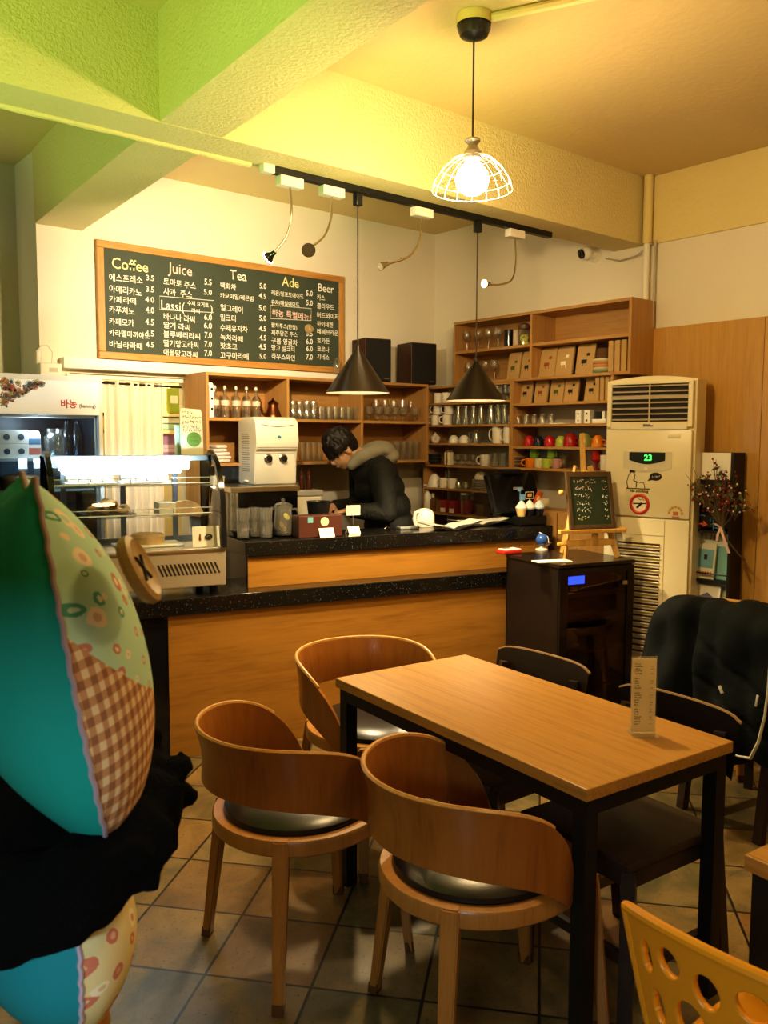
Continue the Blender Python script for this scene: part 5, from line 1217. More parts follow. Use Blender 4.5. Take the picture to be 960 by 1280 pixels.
cone_lamp('right black cone pendant lamp hanging before the oak shelves', 3.213, 1.745, .205, .155)
SPOTG = base('gooseneck_chrome', (.62, .55, .42), .2, 1.0)
def spot(label, x, path, lit, head):
    t = thing('gooseneck_spotlight', label, 'lamp', (x, TY, TB), 0, 'gooseneck spotlights on the track')
    obj('driver_box', bx(-.058, .058, -.022, .022, -.042, 0, .004), PLASTW, t, smooth=False)
    P = [Vector(p) for p in path]; pts = []
    for i in range(len(P)-1):
        p0 = P[max(0, i-1)]; p1 = P[i]; p2 = P[i+1]; p3 = P[min(len(P)-1, i+2)]
        for k in range(6):
            s = k/6; pts.append(.5*((2*p1)+(p2-p0)*s+(2*p0-5*p1+4*p2-p3)*s*s+(3*p1-p0-3*p2+p3)*s**3))
    pts.append(P[-1]); obj('gooseneck', tube(new(), pts, .0048, 8), SPOTG, t)
    d = (P[-1]-P[-2]).normalized() if head is None else Vector(head).normalized(); e = P[-1]
    r = .030 if head is not None else .020
    h = obj('lamp_head', cone(cone(new(), e-d*.012, e+d*.008, .009, .012, 16), e+d*.008, e+d*.036, .012, r, 20, False), SPOTG if head is None else BLACKG, t)
    obj('lens', cone(new(), e+d*.030, e+d*.035, r*.94, r*.94, 20), emit('spot_lens_%s' % lit, (1, .9, .68), 90 if lit > 1 else 12) if lit else CHROME, t)
    return t, t.location+e, d
spot('first gooseneck spotlight from left, lit bright above the chalkboard', 2.075, [(0, 0, -.04), (.008, 0, -.14), (-.005, .02, -.24), (-.055, .05, -.315)], 2, (-.35, .75, -.5))
spot('second gooseneck spotlight from left with dark round head', 2.295, [(0, 0, -.04), (-.004, 0, -.13), (-.045, .0, -.22), (-.135, -.01, -.285)], 0, (-.45, -.75, -.35))
spot('third gooseneck spotlight from left with small chrome head', 2.83, [(0, 0, -.04), (-.012, 0, -.15), (-.08, .0, -.235), (-.215, .01, -.29)], 0, None)
spot('fourth gooseneck spotlight from left with lit head above the oak shelves', 3.495, [(0, 0, -.04), (.008, 0, -.17), (-.02, .0, -.26), (-.11, .01, -.295), (-.185, .01, -.30)], 1, None)
# ---------------------------------------------------------------- tables
def cafe_table(label, loc, rotz, w, l, group):
    t = thing('cafe_table', label, 'table', loc, rotz, group)
    obj('tabletop', bx(-w/2, w/2, -l/2, l/2, .698, .73, .003), TABLEW, t, smooth=False)
    b = new(); i_ = .012; s = .042
    for x in (-1, 1): bx(x*(w/2-i_), x*(w/2-i_-s), -l/2+i_, l/2-i_, .655, .6975, bm=b)
    for y in (-1, 1): bx(-w/2+i_+s, w/2-i_-s, y*(l/2-i_), y*(l/2-i_-s), .655, .6975, bm=b)
    obj('apron_frame', b, BLACKM, t, smooth=False)
    for x in (-1, 1):
        for y in (-1, 1): obj('leg', bx(x*(w/2-i_), x*(w/2-i_-s), y*(l/2-i_), y*(l/2-i_-s), 0, .655), BLACKM, t, smooth=False)
    return t
TA = rad(-5.1)
cafe_table('light wood cafe table with black steel legs in the foreground centre', (1.948, 1.73, 0), TA, .58, 1.135, 'wood top cafe tables')
t2c = Vector((1.594, .80, 0)); 
c2, s2_ = math.cos(TA), math.sin(TA)
ctr = t2c + Vector((c2*.30 + s2_*.55, s2_*.30 - c2*.55, 0))
cafe_table('wood cafe table cut off at the right edge behind the orange chair', (ctr.x, ctr.y, 0), TA, .60, 1.10, 'wood top cafe tables')
# acrylic menu stand
ms = onz(803, 917, .73)
t = thing('menu_stand', 'clear acrylic stand with a tall paper menu on the foreground table', 'menu stand', (ms.x, ms.y, .7305), rad(-38))
MENUP = base('menu_cream', (.93, .87, .66), .7); _g = G(MENUP)
_tl = _g.n('BsdfTranslucent'); _tl.inputs[0].default_value = (.92, .84, .60, 1); _mx = _g.n('MixShader'); _mx.inputs[0].default_value = .62
_g.l(_g.b.outputs[0], _mx.inputs[1]); _g.l(_tl.outputs[0], _mx.inputs[2]); _g.l(_mx.outputs[0], MENUP.node_tree.nodes['Material Output'].inputs[0])
ACR_ = glass('acrylic', (.98, .97, .93), .05, .03, .02)
b = new(); bx(-.036, .036, -.040, .040, 0, .003, bm=b); obj('foot', b, ACR_, t, smooth=False)
obj('holder', (lambda bb: [bx(-.036, .036, -.0045, -.0025, .003, .215, bm=bb), bx(-.036, .036, .0025, .0045, .003, .215, bm=bb), bx(-.036, .036, -.0025, .0025, .215, .219, bm=bb)] and bb)(new()), ACR_, t, smooth=False)
pg = obj('menu_sheet', bx(-.034, .034, -.001, .001, .006, .213), MENUP, t, smooth=False)
b = new(); r_ = random.Random(4)
for k in range(26):
    z = .198-.0068*k
    if k in (5, 11, 18): continue
    scribble(b, r_.uniform(.010, .022), .0028, stood(-.026, -.0012, z), .00075, r_)
    if k % 3: scribble(b, .006, .0028, stood(.018, -.0012, z), .0005, r_)
obj('menu_lettering', b, base('menu_ink', (.05, .035, .02), .8), pg, smooth=False)

# ---------------------------------------------------------------- round backed wooden chairs
FOOTW = wood('chair_foot_wood', (.13, .055, .016), (.07, .03, .01), 3, 2, .5)
def round_chair(label, loc, rotz):
    t = thing('round_back_chair', label, 'chair', loc, rotz, 'round back plywood chairs')
    obj('seat_ring', lathe(new(), [(.212, .412), (.244, .412), (.250, .418), (.250, .452), (.246, .458), (.214, .458), (.212, .412)], 56), CHAIRL, t)
    obj('seat_cushion', lathe(new(), [(.211, .440), (.211, .455), (.216, .462), (.214, .474), (.195, .487), (.14, .495), (.07, .498), (0, .498)], 48), LEATHER, t)
    obj('seat_base', lathe(new(), [(0, .420), (.211, .420), (.211, .430), (0, .430)], 40), DARKW, t)
    for ch in t.children:
        for v in ch.data.vertices:
            if v.co.x > 0: v.co.x *= 1.18
    for a in (40, -40, 130, -130):
        a = rad(a); d = Vector((math.cos(a), math.sin(a), 0)); top = d*.238 + Vector((0, 0, .460)); ft = d*.300
        if abs(a) < 1.5: top, ft = Vector((.238, math.copysign(.172, a), .460)), Vector((.275, math.copysign(.200, a), 0))
        b = new(); n = Vector((-d.y, d.x, 0)); ring = []
        for f, hw, hd in ((0, .022, .016), (.12, .023, .017), (1, .015, .013)):
            c = top.lerp(ft, f); ring.append([b.verts.new(c+n*sx*hw+d*sy*hd) for sx, sy in ((-1, -1), (1, -1), (1, 1), (-1, 1))])
        for A, B in zip(ring, ring[1:]):
            for i in range(4): b.faces.new((A[i], A[(i+1) % 4], B[(i+1) % 4], B[i]))
        b.faces.new(ring[0][::-1]); b.faces.new(ring[-1])
        bmesh.ops.bevel(b, geom=[e for e in b.edges], offset=.004, segments=2, affect='EDGES')
        lg = obj('leg', b, CHAIRL, t)
        c0, c1 = top.lerp(ft, .93), ft
        obj('foot_cap', bar(new(), c0+d*.001, c1+Vector((0, 0, .002)), .031, .027), FOOTW, lg, smooth=False)
    # bent plywood band: high behind, sweeping down to the ring near the front legs
    b = new(); N = 64; PH = rad(128); out = []; inn = []
    rows_o, rows_i = [], []
    for i in range(N+1):
        ph = -PH+2*PH*i/N; tt = abs(ph)/PH; a = PI+ph
        zt = .462+.262*max(0, 1-tt**5)**.75 ; zb = .428+.135*max(0, 1-(tt/.93)**3.4)**.9
        ro, ri = [], []
        for k in range(7):
            z = zb+(zt-zb)*k/6
            r = .2535+.034*max(0, (z-.45)/.3)*(.35+.65*(1-tt**2)) 
            r += .012*math.sin(PI*k/6)*(1-tt)*-1
            ro.append(Vector(((r+.013)*math.cos(a), (r+.013)*math.sin(a), z))); ri.append(Vector((r*math.cos(a), r*math.sin(a), z)))
        rows_o.append(ro); rows_i.append(ri)
    VO = sweep_sheet(b, rows_o); VI = sweep_sheet(b, [r[::-1] for r in rows_i])
    for i in range(N):
        b.faces.new((VO[i][-1], VI[i][0], VI[i+1][0], VO[i+1][-1])); b.faces.new((VO[i][0], VO[i+1][0], VI[i+1][-1], VI[i][-1]))
    for i in (0, N):
        for k in range(6): b.faces.new((VO[i][k], VO[i][k+1], VI[i][5-k], VI[i][6-k]))
    band = obj('backrest', b, CHAIRW, t, ang=50)
    # pale plywood edge along the top
    e = new(); tube(e, [(ro[-1]+ri[-1])/2+Vector((0, 0, .001)) for ro, ri in zip(rows_o[6:-6], rows_i[6:-6])], .0072, 6); obj('plywood_edge', e, EDGEW, band)
    return t
EDGEW = wood('plywood_edge', (.62, .33, .10), (.48, .23, .06), 4, 2, .35)
chA = round_chair('round back plywood chair at the table, left one with full seat visible', (1.385, 2.075, 0), rad(-4))
dup(chA, (1.548, 1.492, 0), rad(-19), 'round back plywood chair nearest the camera beside the table leg')
dup(chA, (2.02, 2.51, 0), rad(-97), 'round back plywood chair at the far end of the table before the counter')
dup(chA, (3.87, 2.13, 0), rad(-165), 'round back plywood chair mostly hidden behind the black coat by the air conditioner')

# ---------------------------------------------------------------- dark wooden chairs
DCW = wood('dark_chair_wood', (.040, .024, .015), (.024, .014, .009), 3, 0, .38)
DEDGE = wood('dark_chair_edge', (.30, .19, .09), (.22, .13, .06), 3, 0, .4)
def dark_chair(label, loc, rotz):   # faces -y, back at +y
    t = thing('dark_dining_chair', label, 'chair', loc, rotz, 'dark wooden dining chairs')
    obj('seat', bx(-.20, .20, -.21, .19, .435, .460, .006), DCW, t, smooth=False)
    b = new(); 
    for y0, y1, x0, x1 in ((-.19, -.17, -.17, .17), (.15, .17, -.17, .17)): bx(x0, x1, y0, y1, .385, .435, bm=b)
    for s in (-1, 1): bx(s*.19, s*.17, -.17, .15, .385, .435, bm=b)
    obj('seat_frame', b, DCW, t, smooth=False)
    for s in (-1, 1):
        obj('leg', bar(new(), (s*.178, -.178, .435), (s*.185, -.19, 0), .036, .036), DCW, t, smooth=False)
        obj('leg', bar(bar(new(), (s*.182, .178, .46), (s*.185, .235, 0), .036, .032), (s*.182, .178, .45), (s*.165, .215, .72), .032, .026), DCW, t, smooth=False)
    obj('stretcher', bx(-.175, .175, -.195, -.175, .17, .20), DCW, t, smooth=False)
    for s in (-1, 1): obj('stretcher', bx(s*.192, s*.170, -.17, .20, .13, .165), DCW, t, smooth=False)
    b = new(); rows = [[(x, .205+.028*(z-.62)/.15-.020*(x/.215)**2*-1*0+.03*(1-(x/.215)**2), z-.018*(abs(x)/.215)**8) for x in [-.215+.43*i/16 for i in range(17)]] for z in [.612+.158*k/6 for k in range(7)]]
    V = sweep_sheet(b, rows); bmesh.ops.solidify(b, geom=b.faces[:], thickness=-.015); bk = obj('backrest', b, DCW, t)
    obj('pale_edge', tube(new(), [Vector(p)+Vector((0, .006, .0005)) for p in rows[-1]], .0055, 6), DEDGE, bk)  # paler strip along the top of the backrest
    return t
d1 = dark_chair('dark wooden chair behind the far half of the table, near black cabinet', (2.135, 1.975, 0), rad(-92))
dup(d1, (2.055, 1.40, 0), rad(-95), 'dark wooden chair behind the menu stand, its seat under the table')

# ---------------------------------------------------------------- chair with the black padded coat
t = dup(d1, (3.40, 1.66, 0), rad(80), 'dark wooden chair under the black padded coat at right')
t = thing('padded_coat', 'black padded winter coat hung over a chair back at right', 'coat', (3.17, 1.66, .02), rad(80))
rc_ = random.Random(2)
b = new()
# shoulders over the backrest, two front panels hanging towards the viewer, sleeve rolls
for p0, p1, r0, r1 in [((-.24, .0, .82), (.26, .0, .80), .085, .085), ((-.22, .05, .80), (-.26, .12, .42), .10, .085), ((-.10, .06, .83), (-.12, .14, .40), .10, .09), ((.04, .06, .82), (.03, .14, .38), .09, .085), ((.16, .05, .80), (.18, .13, .36), .10, .09), ((.27, .04, .76), (.32, .12, .36), .09, .08), ((-.24, .02, .80), (-.36, .06, .60), .075, .06), ((-.36, .06, .60), (-.38, .09, .45), .06, .055), ((.30, .02, .78), (.40, .07, .46), .075, .06), ((-.2, -.06, .78), (-.2, -.09, .52), .07, .06), ((.2, -.06, .78), (.2, -.09, .50), .07, .06), ((0, -.06, .78), (0, -.09, .52), .07, .06)]:
    cone(b, p0, p1, r0, r1, 16); ball(b, p0, r0, 14); ball(b, p1, r1, 14)
ball(b, (-.13, .02, .86), (.16, .085, .06), 16); ball(b, (.20, .02, .84), (.13, .08, .055), 16)
COATM = base('black_nylon', (.005, .008, .009), .8, 0, Specular_IOR_Level=.2)
_g = G(COATM); _v = _g.coord(); _g.bump(_g.math('ADD', _g.noise(_v, 9, 4), _g.math('MULTIPLY', _g.noise(_v, 40, 3), .2)), .25, .015)
sh = baked('shell', b, COATM, t, voxel=.014, smooth_it=14)
me = sh.data
for v in me.vertices:
    x, y, z = v.co
    v.co.y += (.010*math.sin(z*20+x*14) if y > .03 else 0) - .05*math.exp(-((x-.09-.1*(z-.6))/.028)**2) - .010*math.exp(-((z-.60-.5*x)/.012)**2)*(x < .05) - .010*math.exp(-((z-.73-.5*x)/.012)**2)*(x < .05)
ZIP = base('zip_white', (.62, .58, .48), .5)
def coat_pt(px, py, d=0):
    q = onx(px, py, 2.925+d) - Vector(t.location); q.rotate(Euler((0, 0, -rad(80)))); return q
obj('zip', tube(new(), [coat_pt(962, 830, .03), coat_pt(960, 862, .02), coat_pt(956, 895, .01), coat_pt(948, 928), coat_pt(938, 948), coat_pt(922, 945, .01), coat_pt(905, 938, .02)], [.004, .004, .005, .006, .007, .004, .003], 6), ZIP, t)
obj('tag', box(new(), coat_pt(901, 862, .02), (.014, .005, .030), (0, .5, 0), .002), ZIP, t); obj('tag', box(new(), coat_pt(946, 876, .01), (.009, .005, .045), (0, -.15, 0), .002), ZIP, t, label='pale zip pull')

# ---------------------------------------------------------------- orange perforated chair
t = thing('perforated_chair', 'orange plastic shell chair with oval holes at the lower right corner', 'chair', (1.42, .575, 0), rad(4))
ORG = base('orange_plastic_shell', (.72, .30, .015), .32, 0, Subsurface_Weight=.08)
def back_pt(u, v):      # u across -1..1, v up 0..1 ; chair faces +x
    half = .165+.075*v**.8
    y = -u*half
    x = -.225 - .055*v + .075*u*u*(.6+.4*v) 
    z = .455 + .340*v - .03*u*u*v
    return Vector((x, y, z))
HOLES = [(-.82, .80, .055, .085), (-.60, .84, .095, .075), (-.30, .80, .10, .085), (.02, .84, .12, .075), (.34, .80, .12, .085), (.62, .83, .095, .075), (.84, .79, .055, .085),
         (-.78, .55, .06, .095), (-.46, .58, .14, .115), (-.04, .56, .19, .125), (.42, .57, .15, .115), (.76, .55, .065, .095),
         (-.66, .33, .10, .085), (-.27, .32, .13, .095), (.17, .31, .15, .095), (.60, .33, .12, .09), (-.40, .13, .11, .06), (0, .11, .14, .065), (.40, .13, .11, .06)]
NU, NV = 150, 120
b = new(); vs = [[None]*(NV+1) for _ in range(NU+1)]; uvs = {}
for i in range(NU+1):
    for j in range(NV+1):
        u, v = -1+2*i/NU, j/NV
        for hu, hv, hr, hs in HOLES:            # push grid points off the hole edge so that holes come out round
            du, dv = (u-hu)/hr, (v-hv)/hs; d = math.hypot(du, dv)
            if .86 < d < 1.06: u, v = hu+(u-hu)/d, hv+(v-hv)/d
        w = b.verts.new(back_pt(u, v)); uvs[w] = (-1+2*i/NU, j/NV); vs[i][j] = w
for i in range(NU):
    for j in range(NV):
        u, v = -1+2*(i+.5)/NU, (j+.5)/NV
        if any(math.hypot((u-hu)/hr, (v-hv)/hs) < .97 for hu, hv, hr, hs in HOLES): continue
        b.faces.new((vs[i][j], vs[i+1][j], vs[i+1][j+1], vs[i][j+1]))
bmesh.ops.delete(b, geom=[v for v in b.verts if not v.link_faces], context='VERTS')
bk = baked('backrest', b, ORG, t, smooth_it=1, solid=.012, recalc=True)
rim = [back_pt(-1, k/20) for k in range(20)] + [back_pt(-1+2*k/40, 1) for k in range(41)] + [back_pt(1, 1-k/20) for k in range(1, 21)]
obj('rim', tube(new(), rim, .0105, 10), ORG, t)
b = new(); rows = []
for k in range(13):
    f = k/12; rows.append([Vector((-.225+.43*f, (-1+2*i/16)*(.165+.06*math.sin(PI*min(1, f*.7+.15))), .455-.02*math.sin(PI*f)+.02*(-1+2*i/16)**2-.02*max(0, f-.85)/.15)) for i in range(17)])
sweep_sheet(b, rows); baked('seat', b, ORG, t, solid=.012, sub=1)
for sx in (-1, 1):
    for sy in (-1, 1): obj('leg', cone(new(), (-.02+sx*.12, sy*.12, .44), (-.02+sx*.20, sy*.20, 0), .014, .010, 12), BLACKM, t)

# ---------------------------------------------------------------- patchwork doll in the left foreground
TEAL = base('teal_cotton', (.006, .34, .28), .8); _g = G(TEAL); _g.bump(_g.noise(_g.coord(), 500, 2), .12, .001)
MINTF = floral('mint_floral', (.48, .70, .53), (.86, .74, .54), (.55, .24, .18), (.10, .36, .24), 32)
YELF = floral('yellow_floral', (.72, .60, .30), (.60, .20, .12), (.84, .74, .52), (.25, .40, .20), 30)
# gingham below, floral above in the same patchwork face
m = MINTF; g = G(m); prev = g.b.inputs['Base Color'].links[0].from_socket
v = g.coord((1, 1, 1), (0, 0, 0)); s = g.n('SeparateXYZ'); g.l(v, s.inputs[0])
def stripes(expr): return g.math('GREATER_THAN', g.math('FRACT', g.math('MULTIPLY', expr, 46)), .5)
e1 = g.math('ADD', g.math('ADD', s.outputs[0], s.outputs[1]), g.math('MULTIPLY', s.outputs[2], .25)); e2 = g.math('SUBTRACT', s.outputs[2], g.math('MULTIPLY', s.outputs[0], .25))
gg = g.math('MULTIPLY', g.math('ADD', stripes(e1), stripes(e2)), .5)
ging = g.ramp(gg, [(0, (.78, .60, .36)), (.5, (.56, .30, .14)), (1, (.34, .15, .07))])
low = g.math('LESS_THAN', g.math('ADD', s.outputs[2], g.math('MULTIPLY', s.outputs[0], .9)), .060)
g.l(g.mix(low, prev, ging), g.b.inputs['Base Color'])
SEAM = base('seam_trim', (.42, .32, .36), .8)
# local frame of the doll: +x = towards the patchwork face, -y = towards the camera
DC = EYE + ray((84, 846))*1.0
DANG = math.atan2(-.638, .770)+rad(27)
def pillow(parent, name_f, mat_f, name_b, mat_b, c, hy, hz, tx_f, tx_b, pinch=.16, bend=0.0, n=40, tip=.0):
    """square cushion standing on a corner-to-corner seam: front half towards +x, back half towards -x"""
    def edge(u, v):
        py = u*(1-pinch*(1-abs(v))**0*(v*v)*.0-.55*abs(v)**2.6); pz = v*(1-.10*(1-abs(u))) 
        return py, pz
    res = []
    for nm, mt, sg, th in ((name_f, mat_f, 1, tx_f), (name_b, mat_b, -1, tx_b)):
        b = new(); rows = []
        for i in range(n+1):
            u = -1+2*i/n; r = []
            for j in range(n+1):
                v = -1+2*j/n; py, pz = edge(u, v)
                h = th*max(0, (1-u*u))**.62*max(0, (1-v*v))**.62
                wr = 1+.03*math.sin(7*v+3*u)*abs(v)**3
                r.append(Vector((sg*h*wr+bend*(v*v-.3)+tip*v, py*hy, pz*hz)) + Vector(c))
            rows.append(r)
        sweep_sheet(b, rows); o = obj(nm, b, mt, parent, ang=180); res.append(o)
    b = new(); loop = []
    for k in range(n*4):
        s4, f = divmod(k, n); f = -1+2*f/n
        u, v = [(f, -1), (1, f), (-f, 1), (-1, -f)][s4]; py, pz = edge(u, v)
        loop.append(Vector((bend*(v*v-.3)+tip*v, py*hy, pz*hz)) + Vector(c) + Vector((.0012*math.sin(k*2.2), 0, 0)))
    obj('seam', tube(b, loop, .0032, 6, True), SEAM, parent)
    return res
t = thing('patchwork_doll', 'large patchwork cushion doll with teal back and floral front, left foreground', 'doll', (DC.x, DC.y, .72), DANG)
hz0 = DC.z-.72
pillow(t, 'face_panel', MINTF, 'back_panel', TEAL, (0, .10, hz0), .21, .232, .112, .125, .16, .012, 44, -.036)
for o in t.children:
    if o.name.startswith('face_panel') or o.name.startswith('back_panel'):
        for v in o.data.vertices: v.co -= Vector((0, .10, hz0))
        o.location = (0, .10, hz0)
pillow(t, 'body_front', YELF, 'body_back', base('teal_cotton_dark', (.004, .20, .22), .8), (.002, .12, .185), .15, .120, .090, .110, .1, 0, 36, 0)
bw = base('button_wood', (.50, .34, .14), .5)
_g = G(bw); _g.col(_g.mix(_g.noise(_g.coord((1, 1, 6)), 30, 3), (.40, .26, .10), (.56, .40, .18)))
bp = EYE + ray((166, 716))*.945 - Vector((DC.x, DC.y, .72)); bp.rotate(Euler((0, 0, -DANG)))
bt = obj('button_eye', lathe(new(), [(0, 0), (.037, 0), (.041, .006), (.040, .013), (.034, .016), (.028, .012), (0, .012)], 32, m=Matrix.Translation(bp) @ Euler((0, rad(64), rad(-22))).to_matrix().to_4x4()), bw, t)
mm = Matrix.Translation(bp) @ Euler((0, rad(64), rad(-22))).to_matrix().to_4x4()
b = new(); tube(b, [mm @ Vector((-.014, -.012, .0128)), mm @ Vector((.014, .012, .0128))], .0022, 6); tube(b, [mm @ Vector((-.013, .013, .0128)), mm @ Vector((.013, -.013, .0128))], .0022, 6); obj('thread', b, INK, bt)
# fluffy black scarf round the neck
b = new(); rf = random.Random(8)
sc_c = Vector((-.005, .13, .318))
for k in range(44):
    a = 2*PI*k/44
    c = sc_c + Vector((.112*math.cos(a)*1.0, .17*math.sin(a), .038*math.cos(a)))
    ball(b, c+Vector((rf.uniform(-.01, .01),)*3), rf.uniform(.048, .058), 10)
for k in range(60):
    a = rf.uniform(0, 2*PI); e_ = rf.uniform(-1.2, 1.2)
    ball(b, sc_c + Vector(((.112+.060*math.cos(e_))*math.cos(a), (.17+.060*math.cos(e_))*math.sin(a), .038*math.cos(a)+.054*math.sin(e_))), rf.uniform(.010, .018), 8)
ball(b, sc_c+Vector((0, 0, -.005)), (.10, .15, .045), 20)
FUR = base('black_fleece', (.004, .004, .004), .95); FUR.node_tree.nodes['Principled BSDF'].inputs['Specular IOR Level'].default_value = .1
_g = G(FUR); _g.bump(_g.noise(_g.coord(), 160, 4, .7), .9, .01)
o = baked('fluffy_scarf', b, FUR, None, voxel=.011, smooth_it=1); o.location = t.location; o.rotation_euler = t.rotation_euler
tag(o, 'thick fluffy black scarf wrapped under the patchwork doll head', 'scarf')
t = thing('stool', 'round wooden stool under the patchwork doll at lower left', 'stool', (DC.x+.02, DC.y+.11, 0), DANG)
obj('seat', lathe(new(), [(0, .755), (.055, .755), (.060, .765), (.057, .785), (0, .785)], 32), CHAIRL, t)
for k in range(4):
    a = PI/4+k*PI/2; obj('leg', cone(new(), (.035*math.cos(a), .035*math.sin(a), .755), (.15*math.cos(a), .15*math.sin(a), 0), 0.016, .013, 14), CHAIRL, t)

# ---------------------------------------------------------------- barista
PX, PY = ony(488, 600, 4.13).x, 4.13
FA = rad(-108)
t = thing('person', 'person with black hair in black jacket and grey hood bending over the bar', 'person', (PX, PY, 0), FA)
def limb(bm, pts):
    for (p, r), (q, s) in zip(pts, pts[1:]): cone(bm, p, q, r, s, 14)
    for p, r in pts: ball(bm, p, r, 12)
SKIN = base('skin', (.56, .33, .19), .5, 0, Subsurface_Weight=.1)
HC_ = Vector((0.0, -.325, 1.475)); HR = Matrix.Translation(HC_) @ Euler((rad(48), 0, rad(0))).to_matrix().to_4x4()
def H(x, y, z): return HR @ Vector((x, y, z))
b = new()
limb(b, [((0, -.01, .95), .11), ((0, -.06, 1.15), .10), ((0, -.11, 1.32), .095), ((0, -.20, 1.43), .06), (tuple(H(0, .03, -.06)), .055)])
for s in (-1, 1):
    limb(b, [((s*.09, .0, .92), .085), ((s*.10, -.03, .48), .055), ((s*.105, .02, .09), .04)]); limb(b, [((s*.105, .03, .05), .04), ((s*.11, -.13, .03), .03)])
    sh_, el, wr_ = Vector((s*.185, -.15, 1.36)), Vector((s*.235, -.13, 1.10)), Vector((s*.15, -.33, 1.115))
    limb(b, [(tuple(sh_), .052), (tuple(el), .040), (tuple(wr_), .028)])
    # hand: palm, four fingers, thumb
    fwd = (Vector((s*.06, -.42, 1.085))-wr_).normalized(); side = Vector((fwd.y, -fwd.x, 0)).normalized(); dn = Vector((0, 0, -1))
    pc = wr_+fwd*.05
    for f in (.2, .5, .8): ball(b, wr_+fwd*.085*f+side*0, (.026, .030, .018), 10)
    for k, L in enumerate((.058, .066, .062, .048)):
        base_ = wr_+fwd*.085+side*(-.026+.0175*k); k1 = base_+fwd*L*.5+dn*.006; k2 = base_+fwd*L*.78+dn*.026
        limb(b, [(tuple(base_), .0088), (tuple(k1), .0082), (tuple(k2), .0072)])
    tb = wr_+fwd*.03-side*.026*1.0; limb(b, [(tuple(tb), .010), (tuple(tb-side*.022+fwd*.022), .0095), (tuple(tb-side*.024+fwd*.048+dn*.008), .008)])
# head with jaw, nose, ears, brow
m_h = HR
def hb(c, r): ball(b, H(*c), r, 18, (rad(48), 0, 0))
hb((0, .01, .035), (.076, .092, .088)); hb((0, -.025, -.03), (.060, .066, .075)); hb((0, -.052, -.075), (.034, .032, .028))
hb((0, -.092, -.012), (.012, .016, .020)); hb((0, -.080, .012), (.009, .012, .03)); hb((0, -.078, .036), (.05, .014, .012)); hb((0, -.083, -.048), (.024, .012, .011))
for s in (-1, 1): hb((s*.077, .012, -.010), (.010, .020, .032))
body = baked('body', b, SKIN, t, voxel=.0065, smooth_it=3)
eye = new(); [ball(eye, H(s*.030, -.076, .012), .009, 10) for s in (-1, 1)]; obj('eyes', eye, base('eye_dark', (.03, .02, .015), .2), t)
lp = new(); tube(lp, [H(-.020, -.088, -.050), H(-.008, -.095, -.047), H(.008, -.095, -.047), H(.020, -.088, -.050)], .004, 6); obj('lips', lp, base('lips', (.42, .17, .12), .5), t)
# hair
b = new(); ball(b, H(0, .022, .055), (.088, .100, .090), 20, (rad(48), 0, 0)); ball(b, H(0, .055, .01), (.078, .065, .085), 16, (rad(48), 0, 0))
rh = random.Random(6)
for k in range(150):
    a = rh.uniform(0, 2*PI); e_ = rh.uniform(-.15, 1.4)
    p = Vector((.086*math.cos(a)*math.cos(e_), .022+.098*math.sin(a)*math.cos(e_), .055+.088*math.sin(e_)))
    if p.y < -.05 and p.z < .05: continue
    q = p + Vector((p.x*.10, p.y*.1-.012, -.034-.01*rh.random())); limb(b, [(tuple(H(*p)), .011), (tuple(H(*q)), .005)])
for k in range(26): # fringe falling over the forehead, sideburns
    x = -.075+.15*k/25; p = Vector((x, -.070+abs(x)*.5, .082)); q = Vector((x*1.05+.006*math.sin(k*3), -.092+abs(x)*.55, .030+.008*math.sin(k*5))); limb(b, [(tuple(H(*p)), .014), (tuple(H(*q)), .005)])
for s in (-1, 1):
    for k in range(5): limb(b, [(tuple(H(s*.080, -.03+.012*k, .05)), .013), (tuple(H(s*.081, -.032+.012*k, .012 if k < 3 else -.0)), .006)])
HAIR = base('black_hair', (.009, .006, .005), .55); _g = G(HAIR); _g.bump(_g.noise(_g.coord((60, 20, 60)), 3, 3), .4, .004)
baked('hair', b, HAIR, t, voxel=.0055, smooth_it=1)
# jacket
JK = base('black_jacket', (.010, .011, .010), .75); _g = G(JK); _v = _g.coord(); _g.bump(_g.math('ADD', _g.noise(_v, 7, 4, .6, 1.2), _g.math('MULTIPLY', _g.noise(_v, 60, 2), .12)), .6, .03)
b = new()
for p, r in [((0, .015, .90), (.205, .165, .10)), ((0, .00, 1.00), (.20, .165, .12)), ((0, -.035, 1.12), (.195, .160, .13)), ((0, -.075, 1.24), (.20, .155, .12)), ((0, -.105, 1.33), (.205, .14, .10)), ((0, -.13, 1.39), (.18, .11, .07))]: ball(b, p, r, 20)
for s in (-1, 1):
    sh_, el, wr_ = Vector((s*.175, -.13, 1.355)), Vector((s*.245, -.12, 1.10)), Vector((s*.165, -.31, 1.115))
    limb(b, [(tuple(sh_), .085), (tuple(sh_.lerp(el, .5)), .075), (tuple(el), .064), (tuple(wr_), .046)])
b2 = baked('jacket', b, JK, t, voxel=.010, smooth_it=4)
obj('pocket_trim', box(new(), (.203, .06, .98), (.006, .012, .075), (.6, 0, 0), .003), base('trim_grey', (.55, .52, .45), .5), t)
b = new()
for p, r, rx in [((0, -.195, 1.435), (.105, .10, .045), .5), ((0, -.085, 1.478), (.150, .095, .058), .15), ((0, -.035, 1.435), (.140, .075, .070), .5), ((.07, -.14, 1.465), (.075, .10, .04), .4), ((-.07, -.14, 1.465), (.075, .10, .04), .4)]: ball(b, p, r, 18, (rx, 0, 0))
for s in (-1, 1): limb(b, [((s*.088, -.16, 1.455), .050), ((s*.078, -.225, 1.435), .045), ((s*.05, -.275, 1.385), .034)])
HOOD = base('grey_jersey', (.30, .28, .22), .9); _g = G(HOOD); _g.bump(_g.noise(_g.coord(), 12, 4), .35, .02)
baked('hood', b, HOOD, t, voxel=.009, smooth_it=4)
b = new()
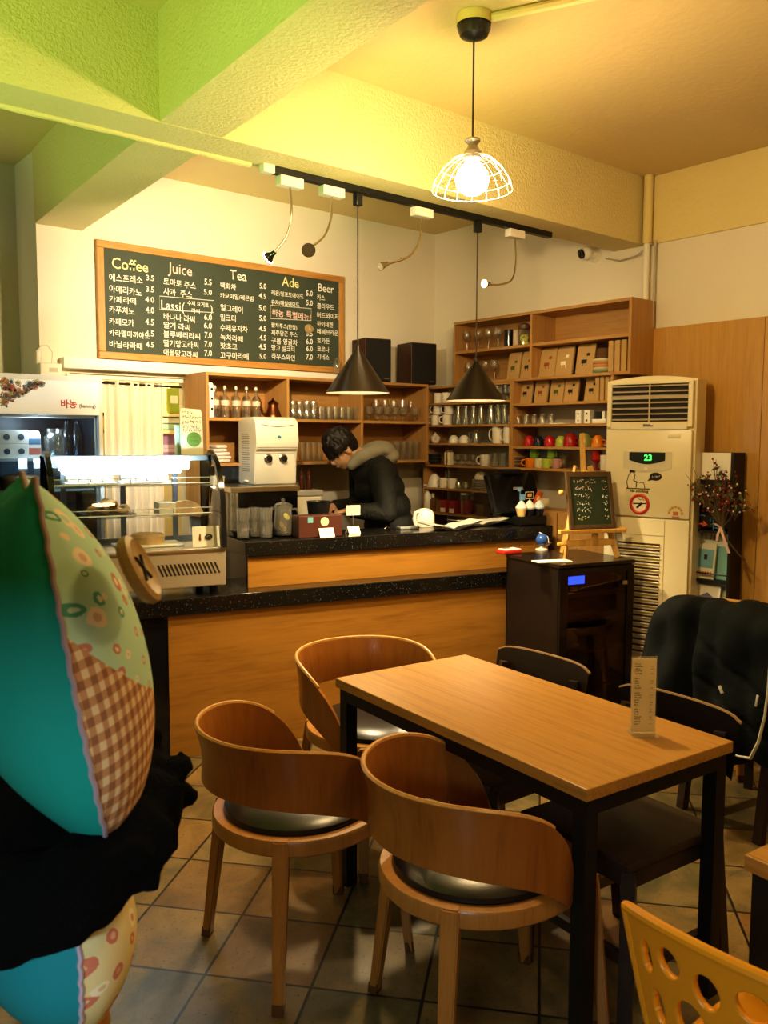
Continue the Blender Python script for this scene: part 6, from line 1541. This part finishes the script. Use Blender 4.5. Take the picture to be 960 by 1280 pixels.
for s in (-1, 1): limb(b, [((s*.085, .0, .90), .115), ((s*.10, -.03, .50), .085), ((s*.105, .02, .10), .065)])
baked('trousers', b, base('dark_denim', (.015, .018, .03), .8), t, voxel=.012, smooth_it=3)
for s in (-1, 1):
    b = new(); ball(b, (s*.108, -.05, .042), (.05, .145, .042), 16); baked('shoe', b, BLACKP, t)
# ---------------------------------------------------------------- lights
def light(name, typ, loc, col, power, size=.05, rot=None, **k):
    l = bpy.data.lights.new(name, typ); l.color = col; l.energy = power
    if typ in ('POINT', 'SPOT'): l.shadow_soft_size = size
    if typ == 'AREA': l.size = size
    for a, v in k.items(): setattr(l, a, v)
    o = bpy.data.objects.new(name, l); COL.objects.link(o); o.location = loc
    if rot: o.rotation_euler = rot
    return o
def aim(o, tgt): o.rotation_euler = (Vector(tgt)-o.location).to_track_quat('-Z', 'Y').to_euler(); return o
WARM = (1, .72, .36); WARM2 = (1, .78, .46)
light('cage_bulb_light', 'POINT', (2.287, 2.262, 2.42), WARM, 75, .06)
for x, z in ((2.440, 1.80), (3.213, 1.79)): aim(light('cone_light', 'SPOT', (x, TY, z), WARM2, 70, .04, spot_size=rad(128), spot_blend=.6), (x, TY, 0))
aim(light('board_spot', 'SPOT', (2.03, 3.22, 2.30), (1, .80, .52), 150, .03, spot_size=rad(100), spot_blend=.9), (2.55, 4.78, 2.25))
aim(light('shelf_spot', 'SPOT', (3.29, 3.16, 2.33), WARM2, 18, .03, spot_size=rad(120), spot_blend=.9), (4.2, 3.8, 1.9))
# added warm fill points out of view, in place of general room light
for x, y, p in ((1.35, .15, 17), (2.9, .1, 13)): light('room_fill', 'POINT', (x, y, 2.45), WARM, p, .10)
# greenish light on the left bay from an unseen source at left
aim(light('left_bay_green', 'SPOT', (-.7, 1.5, 1.15), (.56, 1, .24), 260, .20, spot_size=rad(52), spot_blend=.35), (.95, 2.75, 3.0))
aim(light('far_wall_fill', 'AREA', (-1.6, 4.2, 2.2), (.72, .88, .62), 9, .8), (1.2, 5.1, 2.0))  # added unseen fill brightening the far left wall; no window there
light('pantry_light', 'POINT', (2.55, 5.55, 2.2), (1, .84, .6), 26, .1)
light('fridge_light', 'POINT', (1.43, 4.47, 1.62), (.75, .88, 1), 3.5, .05)
case_l = light('case_light', 'AREA', tuple(cs(-.45, .15, .57)), (.66, .86, 1), 22, .5, shape='RECTANGLE', size_y=.02); case_l.rotation_euler = (0, 0, CROT)
w = bpy.data.worlds.new('world'); scene.world = w; w.use_nodes = True
w.node_tree.nodes['Background'].inputs[0].default_value = (1, .8, .55, 1); w.node_tree.nodes['Background'].inputs[1].default_value = .05
scene.view_settings.view_transform = 'Standard'; scene.view_settings.look = 'Medium High Contrast'
scene.view_settings.exposure = 0.0
scene.cycles.max_bounces = 12; scene.cycles.transmission_bounces = 18; scene.cycles.transparent_max_bounces = 24; scene.cycles.use_denoising = True
scene.cycles.sample_clamp_indirect = 6; scene.cycles.caustics_reflective = False; scene.cycles.caustics_refractive = False
